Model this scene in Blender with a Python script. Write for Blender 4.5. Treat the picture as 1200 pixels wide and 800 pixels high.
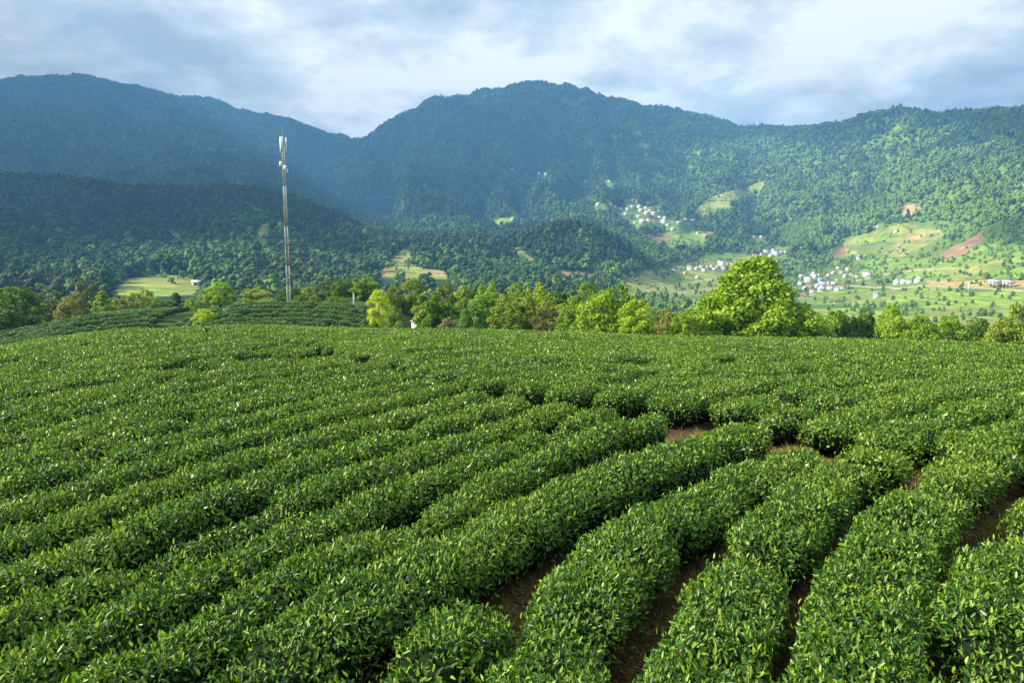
import bpy, bmesh, math, random
import numpy as np

# ------------------------------------------------------------------ camera, sky, sun, exposure
SC = bpy.context.scene
for o in list(bpy.data.objects):
    bpy.data.objects.remove(o)
COL = SC.collection
PITCH = math.radians(6.71)
FPX = 850.0                       # focal length in pixels of the 1200 px wide photograph
cam_d = bpy.data.cameras.new('camera')
cam_d.sensor_width = 36.0
cam_d.lens = FPX / 1200.0 * 36.0
cam_d.clip_start = 0.1
cam_d.clip_end = 30000.0
cam = bpy.data.objects.new('camera', cam_d)
COL.objects.link(cam)
cam.location = (0, 0, 0)
cam.rotation_euler = (math.pi / 2 - PITCH, 0, 0)
SC.camera = cam

SUN_AZ = math.radians(-97)       # clockwise from the view direction
SUN_EL = math.radians(32)
SUN_DIR = np.array([math.sin(SUN_AZ) * math.cos(SUN_EL), math.cos(SUN_AZ) * math.cos(SUN_EL), math.sin(SUN_EL)])
sun_d = bpy.data.lights.new('sun', 'SUN')
sun_d.energy = 5.0
sun_d.angle = math.radians(0.6)
sun_d.color = (1.0, 0.92, 0.74)
sun = bpy.data.objects.new('sun', sun_d)
COL.objects.link(sun)
from mathutils import Vector
sun.rotation_euler = Vector(SUN_DIR).to_track_quat('Z', 'Y').to_euler()
sun.location = Vector(SUN_DIR) * 60

SC.view_settings.view_transform = 'Standard'
SC.view_settings.look = 'None'
SC.view_settings.exposure = 1.4
SC.view_settings.gamma = 1.0
SC.view_settings.use_curve_mapping = False
SC.render.engine = 'CYCLES'
SC.cycles.use_denoising = True
SC.cycles.max_bounces = 5
SC.cycles.diffuse_bounces = 2
SC.cycles.glossy_bounces = 1
SC.cycles.transmission_bounces = 3
SC.cycles.volume_bounces = 0
SC.cycles.caustics_reflective = False
SC.cycles.caustics_refractive = False
SC.cycles.sample_clamp_indirect = 4.0
SC.cycles.sample_clamp_direct = 0.9


class NT:
    """small helper round a node tree"""
    def __init__(s, tree):
        s.t = tree
        tree.nodes.clear()

    def n(s, kind, **kw):
        nd = s.t.nodes.new(kind)
        for k, v in kw.items():
            if k == 'i':
                for a, b in v.items():
                    if isinstance(b, bpy.types.NodeSocket):
                        s.t.links.new(b, nd.inputs[a])
                    else:
                        nd.inputs[a].default_value = b
            else:
                setattr(nd, k, v)
        return nd

    def math(s, op, a, b=0.0, clamp=False):
        nd = s.n('ShaderNodeMath', operation=op, use_clamp=clamp, i={0: a, 1: b})
        return nd.outputs[0]

    def mix(s, f, a, b, mode='MIX'):
        nd = s.n('ShaderNodeMix', data_type='RGBA', blend_type=mode)
        for sock, v in ((nd.inputs['Factor'], f), (nd.inputs[6], a), (nd.inputs[7], b)):
            if isinstance(v, bpy.types.NodeSocket):
                s.t.links.new(v, sock)
            elif isinstance(v, (int, float)):
                sock.default_value = v
            else:
                sock.default_value = (*v, 1.0) if len(v) == 3 else v
        return nd.outputs[2]

    def ramp(s, f, stops):
        nd = s.n('ShaderNodeValToRGB', i={0: f})
        e = nd.color_ramp.elements
        while len(e) < len(stops):
            e.new(0.5)
        for el, (p, c) in zip(e, stops):
            el.position = p
            el.color = (c, c, c, 1) if isinstance(c, (int, float)) else (*c, 1)
        return nd.outputs[0]


def pix_dir(px, py):
    """world direction of a pixel of the 1200 x 800 photograph"""
    a, b = (np.asarray(px, float) - 600) / FPX, (400 - np.asarray(py, float)) / FPX
    return np.stack([a, math.cos(PITCH) + b * math.sin(PITCH), -math.sin(PITCH) + b * math.cos(PITCH)], -1)


def pix_of(p):
    p = np.asarray(p, float)
    zc = p[..., 1] * math.cos(PITCH) - p[..., 2] * math.sin(PITCH)
    yc = p[..., 1] * math.sin(PITCH) + p[..., 2] * math.cos(PITCH)
    zc = np.where(zc < 1e-3, 1e-3, zc)
    return 600 + FPX * p[..., 0] / zc, 400 - FPX * yc / zc


W = bpy.data.worlds.new('World')
SC.world = W
W.use_nodes = True
t = NT(W.node_tree)
sky = t.n('ShaderNodeTexSky', sky_type='NISHITA', sun_disc=False, sun_elevation=SUN_EL, sun_rotation=SUN_AZ,
          altitude=900.0, air_density=1.2, dust_density=1.5)
tc = t.n('ShaderNodeTexCoord')
sep = t.n('ShaderNodeSeparateXYZ', i={0: tc.outputs['Generated']})
zz = t.math('MAXIMUM', t.math('ADD', sep.outputs[2], 0.26), 0.05)
cx = t.math('DIVIDE', sep.outputs[0], zz)
cy = t.math('DIVIDE', sep.outputs[1], zz)
cv = t.n('ShaderNodeCombineXYZ', i={0: cx, 1: cy, 2: 0.37})
n1 = t.n('ShaderNodeTexNoise', i={'Vector': cv.outputs[0], 'Scale': 3.3, 'Detail': 12.0, 'Roughness': 0.62, 'Distortion': 0.2})
n2 = t.n('ShaderNodeTexNoise', i={'Vector': cv.outputs[0], 'Scale': 0.6, 'Detail': 3.0, 'Roughness': 0.5, 'Distortion': 0.1})
val = t.math('ADD', t.math('MULTIPLY', n1.outputs[0], 1.0), t.math('MULTIPLY', t.math('SUBTRACT', n2.outputs[0], 0.5), 0.5))
# brighter and darker parts of the cloud deck, each in its own direction of the sky
SKY_BLOBS = [(395, 128, 0.10, 0.10), (455, 140, 0.08, 0.08), (880, 72, 0.07, 0.07), (1060, 12, 0.12, 0.10), (40, 42, 0.09, 0.06),
             (620, 72, 0.14, 0.06), (780, 5, 0.10, 0.05), (330, 40, 0.10, 0.03), (560, 100, 0.10, 0.06),
             (120, 72, 0.16, -0.09), (250, 60, 0.15, -0.05), (1080, 100, 0.13, -0.05), (1190, 90, 0.10, -0.05), (420, 20, 0.10, -0.04),
             (700, 40, 0.10, -0.03), (200, 12, 0.10, -0.03), (960, 60, 0.08, -0.04)]
for bx_, by_, br_, amp_ in SKY_BLOBS:
    d_ = pix_dir(bx_, by_)
    d_ = d_ / np.linalg.norm(d_)
    sb = t.n('ShaderNodeVectorMath', operation='SUBTRACT', i={0: tc.outputs['Generated'], 1: tuple(d_)})
    sc_ = t.n('ShaderNodeVectorMath', operation='MULTIPLY', i={0: sb.outputs[0], 1: (1.0, 1.0, 2.4)})
    dd = t.n('ShaderNodeVectorMath', operation='LENGTH', i={0: sc_.outputs[0]})
    g_ = t.n('ShaderNodeMapRange', interpolation_type='SMOOTHSTEP', i={0: dd.outputs['Value'], 1: 0.0, 2: br_ * 1.7, 3: amp_ * 1.25, 4: 0.0})
    val = t.math('ADD', val, g_.outputs[0])
ccol = t.ramp(val, [(0.31, (0.225, 0.24, 0.265)), (0.43, (0.32, 0.332, 0.345)), (0.52, (0.41, 0.415, 0.405)), (0.64, (0.575, 0.565, 0.53))])
skyc = t.mix(0.96, t.mix(1.0, sky.outputs[0], (0.10, 0.10, 0.10), 'MULTIPLY'), ccol)
bg = t.n('ShaderNodeBackground', i={0: skyc, 1: 0.95})
wo = t.n('ShaderNodeOutputWorld', i={0: bg.outputs[0]})

rng = np.random.default_rng(7)
random.seed(7)


# ------------------------------------------------------------------ numeric helpers
def _hash(ix, iy, seed):
    h = (ix.astype(np.int64) * 374761393 + iy.astype(np.int64) * 668265263 + seed * 974634777) & 0xFFFFFFFF
    h = ((h ^ (h >> 13)) * 1274126177) & 0xFFFFFFFF
    return ((h ^ (h >> 16)) & 0xFFFFFF) / float(0xFFFFFF)


def vnoise(x, y, seed=0):
    x, y = np.asarray(x, float), np.asarray(y, float)
    ix, iy = np.floor(x), np.floor(y)
    fx, fy = x - ix, y - iy
    fx, fy = fx * fx * fx * (fx * (fx * 6 - 15) + 10), fy * fy * fy * (fy * (fy * 6 - 15) + 10)
    a, b = _hash(ix, iy, seed), _hash(ix + 1, iy, seed)
    c, d = _hash(ix, iy + 1, seed), _hash(ix + 1, iy + 1, seed)
    return (a * (1 - fx) + b * fx) * (1 - fy) + (c * (1 - fx) + d * fx) * fy


def fbm(x, y, seed=0, octs=4, gain=0.5):
    s, a, tot = 0.0, 1.0, 0.0
    for k in range(octs):
        s = s + a * (vnoise(x * 2 ** k, y * 2 ** k, seed + 17 * k) - 0.5)
        tot += a
        a *= gain
    return s / tot * 2.0           # about -1 .. 1


def sstep(a, b, x):
    u = np.clip((np.asarray(x, float) - a) / (b - a), 0, 1)
    return u * u * (3 - 2 * u)


def smax(a, b, k):
    h = np.clip(0.5 + 0.5 * (a - b) / k, 0, 1)
    return b + (a - b) * h + k * h * (1 - h)


def smooth1(a, n):
    k = np.ones(n) / n
    return np.convolve(np.pad(a, n // 2, mode='edge'), k, mode='valid')[:len(a)]


# ------------------------------------------------------------------ terrain heights
HILL_U = np.array([-.94, -.706, -.635, -.553, -.47, -.353, -.235, -.118, 0, .118, .235, .353, .47, .588, .706, .94])
HILL_A = np.array([.0026, .0017, .00133, .00105, .00092, .00088, .00099, .00104, .00107, .00116, .00126, .00136, .00139, .0015, .0016, .0021])
KN_X = [-90, -78, -66, -58, -48, -43, -36, -24, -17, -13, -8]
KN_Z = [-13.5, -12.2, -10.7, -9.0, -8.5, -8.9, -7.3, -7.5, -8.3, -10.5, -14.0]


def near_z(x, y):
    x, y = np.asarray(x, float), np.asarray(y, float)
    u = x / np.maximum(y, 8)
    yy = np.maximum(y - 8, 0)
    h = -4.1 - np.interp(u, HILL_U, HILL_A) * yy * yy + 0.10 * fbm(x / 6, y / 6, 3, 3)
    kz = np.interp(x, KN_X, KN_Z)
    kz = kz - 0.2 * np.maximum(99 - y, 0) - 0.02 * np.maximum(y - 105, 0) - 0.12 * np.maximum(y - 128, 0)
    r = np.hypot(x, y)
    low = -12.5 - 0.12 * np.maximum(r - 85, 0) + 0.8 * fbm(x / 30, y / 30, 5, 3)
    return smax(smax(h, low, 2.5), kz, 0.8)


# far land: features along every direction, each with its own distance; (photo column, distance, photo row) or ('h', height)
FEATS = [
    # valley foot
    ([-300, 0, 100, 200, 300, 400, 500, 600, 700, 800, 900, 1000, 1100, 1200, 1500],
     [520, 520, 520, 500, 520, 560, 620, 640, 640, 620, 650, 680, 700, 700, 700],
     [347, 345, 343, 341, 342, 340, 338, 338, 345, 366, 380, 382, 380, 380, 380]),
    # middle of the first slope
    ([-300, 0, 100, 200, 300, 400, 480, 540, 600, 700, 800, 900, 1000, 1100, 1200, 1500],
     [800, 790, 780, 780, 770, 780, 780, 790, 830, 860, 900, 960, 960, 920, 880, 800],
     [285, 290, 290, 292, 285, 298, 296, 300, 312, 316, 338, 346, 350, 350, 346, 338]),
    # crest of pine ridge, wooded knolls, village terraces
    ([-300, 0, 70, 140, 210, 262, 310, 380, 430, 470, 490, 520, 560, 600, 630, 660, 700, 740, 780, 820, 900, 1000, 1100, 1200, 1500],
     [1150, 1150, 1150, 1160, 1170, 1180, 1190, 1170, 1120, 1000, 960, 960, 980, 1020, 1050, 1060, 1070, 1100, 1170, 1230, 1270, 1260, 1170, 1080, 950],
     [196, 206, 212, 222, 226, 217, 223, 242, 268, 286, 280, 277, 280, 284, 266, 259, 268, 292, 306, 312, 324, 330, 318, 304, 286]),
    # hollow behind it, or the slope going on
    ([-300, 0, 140, 262, 330, 400, 470, 560, 660, 740, 800, 900, 1000, 1100, 1200, 1500],
     [1480, 1480, 1480, 1480, 1480, 1430, 1330, 1300, 1330, 1400, 1470, 1500, 1500, 1400, 1280, 1150],
     [236, 246, 258, 255, 262, 262, 270, 272, 274, 280, 286, 300, 302, 288, 264, 240]),
    ([-300, 0, 200, 300, 400, 500, 600, 700, 800, 900, 1000, 1100, 1200, 1500],
     [1950, 1950, 1950, 1900, 1800, 1700, 1680, 1720, 1850, 1820, 1800, 1680, 1560, 1400],
     [216, 224, 232, 232, 240, 246, 248, 254, 262, 276, 270, 254, 228, 200]),
    ([-300, 0, 200, 300, 400, 500, 600, 700, 800, 900, 1000, 1100, 1200, 1500],
     [2500, 2500, 2500, 2450, 2350, 2250, 2230, 2280, 2350, 2200, 2120, 2000, 1880, 1700],
     [186, 190, 204, 204, 210, 214, 220, 224, 224, 232, 226, 210, 182, 160]),
    ([-300, 0, 200, 300, 400, 450, 500, 600, 700, 800, 900, 1000, 1100, 1200, 1500],
     [3200, 3200, 3200, 3100, 2950, 2750, 2650, 2600, 2640, 2700, 2600, 2480, 2300, 2180, 1950],
     [136, 140, 160, 176, 188, 178, 165, 160, 166, 176, 190, 182, 170, 150, 130]),
    # skyline
    ([-300, -100, -30, 30, 70, 100, 150, 200, 260, 330, 380, 412, 426, 440, 470, 490, 505, 515, 530, 560, 590, 620, 640, 660, 690, 720, 750,
      790, 830, 870, 880, 920, 930, 950, 970, 1000, 1030, 1050, 1060, 1090, 1120, 1170, 1200, 1260, 1500],
     [4000, 4000, 4000, 4000, 4000, 4000, 4000, 4000, 4000, 3950, 3850, 3700, 3600, 3450, 3300, 3250, 3200, 3200, 3200, 3200, 3200, 3200, 3200, 3200, 3200, 3220, 3250,
      3300, 3300, 3250, 3220, 3050, 3000, 2950, 2900, 2800, 2720, 2680, 2660, 2600, 2560, 2520, 2480, 2420, 2200],
     [104, 98, 96, 92, 92, 98, 109, 116, 127, 144, 155, 164, 164, 156, 139, 129, 119, 118, 121, 115, 108, 104, 101, 103, 112, 121, 128,
      130, 142, 152, 153, 151, 150, 151, 146, 143, 134, 128, 130, 135, 136, 135, 128, 120, 112]),
]
SKY_I = len(FEATS) - 1
AZ = np.concatenate([np.radians(np.arange(-180, -46, 6.0)), np.radians(np.arange(-46, 46.01, 0.2)), np.radians(np.arange(52, 180.1, 6.0))])
AZF = np.radians(np.arange(-62, 62.01, 0.2))      # columns of the far profile
RF = np.geomspace(120, 5600, 620)


def pchip(xk, yk, xq):
    h = np.diff(xk)
    d = np.diff(yk) / h
    m = np.zeros_like(yk)
    w1, w2 = 2 * h[1:] + h[:-1], h[1:] + 2 * h[:-1]
    ok = d[:-1] * d[1:] > 0
    with np.errstate(divide='ignore', invalid='ignore'):
        m[1:-1] = np.where(ok, (w1 + w2) / (w1 / d[:-1] + w2 / d[1:]), 0)
    m[0], m[-1] = d[0], d[-1]
    i = np.clip(np.searchsorted(xk, xq) - 1, 0, len(h) - 1)
    u = np.clip((xq - xk[i]) / h[i], 0, 1)
    return ((2 * u ** 3 - 3 * u ** 2 + 1) * yk[i] + (u ** 3 - 2 * u ** 2 + u) * h[i] * m[i]
            + (-2 * u ** 3 + 3 * u ** 2) * yk[i + 1] + (u ** 3 - u ** 2) * h[i] * m[i + 1])


fr, fz = [], []
for k, (pxs, rs, pys) in enumerate(FEATS):
    d = pix_dir(pxs, pys)
    az = np.arctan2(d[:, 0], d[:, 1])
    sl = d[:, 2] / np.hypot(d[:, 0], d[:, 1])
    tree = 0 if k == 0 else (9 if k < SKY_I else 4)     # the wood standing on the land hides its top
    r_ = np.interp(AZF, az, rs)
    s_ = np.interp(AZF, az, sl)
    if k != SKY_I:
        r_, s_ = smooth1(r_, 21), smooth1(s_, 21)
    else:
        r_, s_ = smooth1(r_, 15), smooth1(s_, 3)
    fr.append(r_)
    fz.append(r_ * s_ - tree)
fr, fz = np.array(fr), np.array(fz)
FARZ = np.empty((len(AZF), len(RF)))
for j in range(len(AZF)):
    xk = np.concatenate([[120, 300], fr[:, j], [fr[-1, j] + 900, fr[-1, j] + 2500, 9500]])
    yk = np.concatenate([[-16, -40], fz[:, j], [fz[-1, j] - 260, fz[-1, j] * 0.35, 0]])
    FARZ[j] = pchip(np.log(xk), yk, np.log(RF))
AA, RR = np.meshgrid(AZF, RF, indexing='ij')
XX, YY = RR * np.sin(AA), RR * np.cos(AA)
crest_r = fr[SKY_I][:, None]
hi_w = sstep(1350, 2000, RR) * (1 - 0.75 * np.exp(-((RR - crest_r) / 330.0) ** 2)) * (1 - sstep(1.2, 1.6, RR / crest_r))
ridge = 1 - np.abs(fbm(AA * 9.5 + 0.25 * fbm(XX / 500, YY / 500, 41, 2), RR / 1500.0, 21, 4, 0.55)) * 2
FARZ += hi_w * ((105 - 60 * sstep(0.05, 0.25, AA)) * (ridge - 0.45) + 34 * fbm(XX / 230, YY / 230, 22, 4))
mid_w = sstep(350, 700, RR) * (1 - sstep(1400, 1900, RR))
FARZ += mid_w * 7 * fbm(XX / 130, YY / 130, 23, 4)
FARZ += np.exp(-((RR - crest_r) / 300.0) ** 2) * 11 * fbm(AA * 110, RR / 600, 25, 3)


def far_z(x, y):
    a, r = np.arctan2(x, y), np.hypot(x, y)
    fa = np.clip((a - AZF[0]) / (AZF[1] - AZF[0]), 0, len(AZF) - 1.001)
    fq = np.clip(np.log(np.maximum(r, 120) / RF[0]) / math.log(RF[1] / RF[0]), 0, len(RF) - 1.001)
    ia, iq = fa.astype(int), fq.astype(int)
    ua, uq = fa - ia, fq - iq
    z = (FARZ[ia, iq] * (1 - ua) + FARZ[ia + 1, iq] * ua) * (1 - uq) + (FARZ[ia, iq + 1] * (1 - ua) + FARZ[ia + 1, iq + 1] * ua) * uq
    away = sstep(math.radians(56), math.radians(80), np.abs(a))       # low hills all round, out of the picture
    return z * (1 - away) + away * (-30 + 60 * fbm(x / 700, y / 700, 31, 3) * sstep(200, 900, r))


def ground_z(x, y):
    x, y = np.asarray(x, float), np.asarray(y, float)
    r = np.hypot(x, y)
    w = sstep(170, 300, r)
    near = np.where(y > -5, near_z(x, np.maximum(y, -5)), near_z(x, -5.0 + 0 * y))
    return near * (1 - w) + far_z(x, y) * w


def march(px, py, r0=2.0, r1=7000.0, n=2600, lift=0.0):
    """where the line of sight of a pixel meets the land"""
    d = pix_dir(px, py)
    hd = np.hypot(d[..., 0], d[..., 1])
    r = np.geomspace(r0, r1, n)
    P = (d / hd[..., None])[..., None, :] * r[:, None]
    below = P[..., 2] < ground_z(P[..., 0], P[..., 1]) + lift
    i = np.argmax(below, -1)
    hit = np.take_along_axis(P, i[..., None, None].repeat(3, -1), -2)[..., 0, :]
    return hit, below.any(-1)


# ------------------------------------------------------------------ object helpers
def tag(o, label=None, cat=None, group=None, kind=None):
    if label: o['label'] = label
    if cat: o['category'] = cat
    if group: o['group'] = group
    if kind: o['kind'] = kind
    return o


def new_obj(name, mesh, parent=None, loc=None):
    o = bpy.data.objects.new(name, mesh)
    COL.objects.link(o)
    if parent is not None: o.parent = parent
    if loc is not None: o.location = loc
    return o


def raw_mesh(name, verts, quads=None, tris=None, mats=(), qmat=None, tmat=None, smooth=False):
    m = bpy.data.meshes.new(name)
    verts = np.asarray(verts, np.float32)
    nq = 0 if quads is None else len(quads)
    nt = 0 if tris is None else len(tris)
    m.vertices.add(len(verts))
    m.vertices.foreach_set('co', verts.ravel())
    loops = np.concatenate([np.asarray(quads, np.int32).ravel() if nq else np.zeros(0, np.int32),
                            np.asarray(tris, np.int32).ravel() if nt else np.zeros(0, np.int32)])
    m.loops.add(len(loops))
    m.loops.foreach_set('vertex_index', loops)
    m.polygons.add(nq + nt)
    st = np.concatenate([np.arange(nq) * 4, nq * 4 + np.arange(nt) * 3]).astype(np.int32)
    m.polygons.foreach_set('loop_start', st)
    mi = np.zeros(nq + nt, np.int32)
    if qmat is not None and nq: mi[:nq] = qmat
    if tmat is not None and nt: mi[nq:] = tmat
    for a in mats: m.materials.append(a)
    m.polygons.foreach_set('material_index', mi)
    if smooth:
        m.polygons.foreach_set('use_smooth', np.ones(nq + nt, bool))
    m.update(calc_edges=True)
    return m


class MB:
    """collects simple solids into one mesh"""
    def __init__(s):
        s.v, s.q, s.t, s.n = [], [], [], 0

    def add(s, v, q=(), t=()):
        v = np.asarray(v, float)
        s.v.append(v)
        if len(q): s.q.append(np.asarray(q, int) + s.n)
        if len(t): s.t.append(np.asarray(t, int) + s.n)
        s.n += len(v)

    def box(s, c, d, rz=0.0):
        c, d = np.array(c, float), np.array(d, float) / 2
        v = np.array([[x, y, z] for x in (-1, 1) for y in (-1, 1) for z in (-1, 1)]) * d
        ca, sa = math.cos(rz), math.sin(rz)
        v = np.stack([v[:, 0] * ca - v[:, 1] * sa, v[:, 0] * sa + v[:, 1] * ca, v[:, 2]], 1) + c
        s.add(v, [[0, 1, 3, 2], [4, 6, 7, 5], [0, 4, 5, 1], [2, 3, 7, 6], [0, 2, 6, 4], [1, 5, 7, 3]])

    def tube(s, pts, rad, sides=7):
        pts = np.asarray(pts, float)
        rad = np.broadcast_to(np.asarray(rad, float), (len(pts),))
        tg = np.gradient(pts, axis=0)
        tg /= np.linalg.norm(tg, axis=1)[:, None] + 1e-9
        ref = np.where(np.abs(tg[:, 2:3]) > 0.9, np.array([[1., 0, 0]]), np.array([[0, 0, 1.]]))
        a = np.cross(tg, ref)
        a /= np.linalg.norm(a, axis=1)[:, None]
        b = np.cross(tg, a)
        th = np.arange(sides) / sides * 2 * math.pi
        v = pts[:, None] + rad[:, None, None] * (np.cos(th)[None, :, None] * a[:, None] + np.sin(th)[None, :, None] * b[:, None])
        n = len(pts)
        q = [[i * sides + j, i * sides + (j + 1) % sides, (i + 1) * sides + (j + 1) % sides, (i + 1) * sides + j] for i in range(n - 1) for j in range(sides)]
        v = np.concatenate([v.reshape(-1, 3), pts[:1], pts[-1:]])
        k = n * sides
        tt = [[k, (j + 1) % sides, j] for j in range(sides)] + [[k + 1, (n - 1) * sides + j, (n - 1) * sides + (j + 1) % sides] for j in range(sides)]
        s.add(v, q, tt)

    def mesh(s, name, mats=(), smooth=False):
        return raw_mesh(name, np.concatenate(s.v), np.concatenate(s.q) if s.q else None, np.concatenate(s.t) if s.t else None, mats, smooth=smooth)


# ------------------------------------------------------------------ materials
def material(name):
    m = bpy.data.materials.new(name)
    m.use_nodes = True
    return m, NT(m.node_tree)


def simple_mat(name, col, rough=0.7, var=0.25, scale=3.0, spec=0.3, metal=0.0):
    m, t = material(name)
    geo = t.n('ShaderNodeNewGeometry')
    nz = t.n('ShaderNodeTexNoise', i={'Vector': geo.outputs['Position'], 'Scale': scale, 'Detail': 5.0, 'Roughness': 0.6})
    c = t.mix(t.ramp(nz.outputs[0], [(0.3, 0.0), (0.7, 1.0)]), tuple(x * (1 - var) for x in col), tuple(min(1, x * (1 + var)) for x in col))
    b = t.n('ShaderNodeBsdfPrincipled', i={'Base Color': c, 'Roughness': rough, 'Specular IOR Level': spec, 'Metallic': metal})
    t.n('ShaderNodeOutputMaterial', i={0: b.outputs[0]})
    return m


def leaf_mat(name, lo, mid, hi, rough=0.4, spec=0.5, trans=0.3, tint=None, patches=None):
    """leaves: every leaf its own shade; tint = 'OBJECT' (object colour) or 'INSTANCER' (tint carried by each tree)"""
    m, t = material(name)
    geo = t.n('ShaderNodeNewGeometry')
    rnd = geo.outputs['Random Per Island']
    c = t.ramp(rnd, [(0.0, lo), (0.55, mid), (1.0, hi)])
    if patches:
        nz = t.n('ShaderNodeTexNoise', i={'Vector': geo.outputs['Position'], 'Scale': patches[0], 'Detail': 4.0, 'Roughness': 0.6})
        f = t.ramp(nz.outputs[0], [(patches[1], 0.0), (patches[1] + 0.16, 1.0)])
        yl = t.ramp(rnd, [(0.0, mid), (0.5, patches[2]), (1.0, patches[3])])
        c = t.mix(t.math('MULTIPLY', f, 0.8), c, yl)
        # a few old red-brown leaves
        wn = t.n('ShaderNodeTexWhiteNoise', noise_dimensions='1D', i={'W': t.math('MULTIPLY', rnd, 517.0)})
        old = t.math('GREATER_THAN', wn.outputs[0], 0.996)
        c = t.mix(old, c, (0.16, 0.085, 0.03))
    if tint == 'OBJECT':
        oi = t.n('ShaderNodeObjectInfo')
        c = t.mix(1.0, c, oi.outputs['Color'], 'MULTIPLY')
    elif tint == 'INSTANCER':
        at = t.n('ShaderNodeAttribute', attribute_type='INSTANCER', attribute_name='tint')
        c = t.mix(1.0, c, at.outputs['Color'], 'MULTIPLY')
    b = t.n('ShaderNodeBsdfPrincipled', i={'Base Color': c, 'Roughness': rough, 'Specular IOR Level': spec})
    tr = t.n('ShaderNodeBsdfTranslucent', i={'Color': t.mix(1.0, c, (1.25, 1.35, 0.7), 'MULTIPLY')})
    mx = t.n('ShaderNodeMixShader', i={0: trans, 1: b.outputs[0], 2: tr.outputs[0]})
    t.n('ShaderNodeOutputMaterial', i={0: mx.outputs[0]})
    return m


M_TEA = leaf_mat('tea_leaves', (0.010, 0.044, 0.008), (0.064, 0.168, 0.013), (0.23, 0.37, 0.030), 0.42, 0.5, 0.26,
                 patches=(0.22, 0.485, (0.12, 0.22, 0.02), (0.30, 0.36, 0.04)))
M_SHOOT = leaf_mat('tea_shoots', (0.13, 0.25, 0.025), (0.22, 0.34, 0.035), (0.36, 0.44, 0.06), 0.4, 0.4, 0.34)
M_TEAFAR = leaf_mat('clipped_tea', (0.06, 0.14, 0.035), (0.105, 0.22, 0.05), (0.18, 0.30, 0.06), 0.5, 0.4, 0.15)
M_CORE = simple_mat('hedge_shade_core', (0.007, 0.014, 0.004), 0.9, 0.4, 6.0, 0.1)
M_STEM = simple_mat('tea_stems', (0.17, 0.12, 0.075), 0.85, 0.4, 14.0, 0.1)
M_CROWN = leaf_mat('crown_leaves', (0.65, 0.72, 0.7), (1.35, 1.35, 1.3), (1.95, 1.8, 1.5), 0.5, 0.3, 0.36, tint='OBJECT')
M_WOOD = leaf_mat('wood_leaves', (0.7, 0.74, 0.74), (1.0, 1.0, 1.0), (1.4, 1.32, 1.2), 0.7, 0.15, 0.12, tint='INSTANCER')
M_BARK = simple_mat('bark', (0.12, 0.095, 0.07), 0.9, 0.4, 4.0, 0.1)
M_WHITE = simple_mat('white_wall', (0.58, 0.56, 0.52), 0.8, 0.12, 0.5)
M_PALE = simple_mat('pale_metal_roof', (0.58, 0.59, 0.60), 0.5, 0.15, 0.3)
M_BLUE = simple_mat('blue_roof', (0.22, 0.40, 0.58), 0.5, 0.15, 0.3)
M_RED = simple_mat('red_tile_roof', (0.36, 0.13, 0.08), 0.8, 0.25, 0.4)
M_GREY = simple_mat('grey_roof', (0.30, 0.30, 0.30), 0.8, 0.25, 0.4)
M_TAN = simple_mat('tan_wall', (0.55, 0.38, 0.22), 0.85, 0.2, 0.4)
M_DARK = simple_mat('dark_opening', (0.04, 0.045, 0.05), 0.4, 0.2, 1.0)
M_STEEL = simple_mat('galvanised_steel', (0.58, 0.57, 0.54), 0.5, 0.15, 2.0, 0.5)
M_RUST = simple_mat('red_oxide_steel', (0.38, 0.33, 0.29), 0.6, 0.2, 2.0, 0.4)
M_ANT = simple_mat('antenna_shell', (0.78, 0.78, 0.76), 0.45, 0.06, 1.0, 0.5)
M_CONC = simple_mat('concrete', (0.45, 0.44, 0.41), 0.9, 0.2, 2.0)

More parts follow.
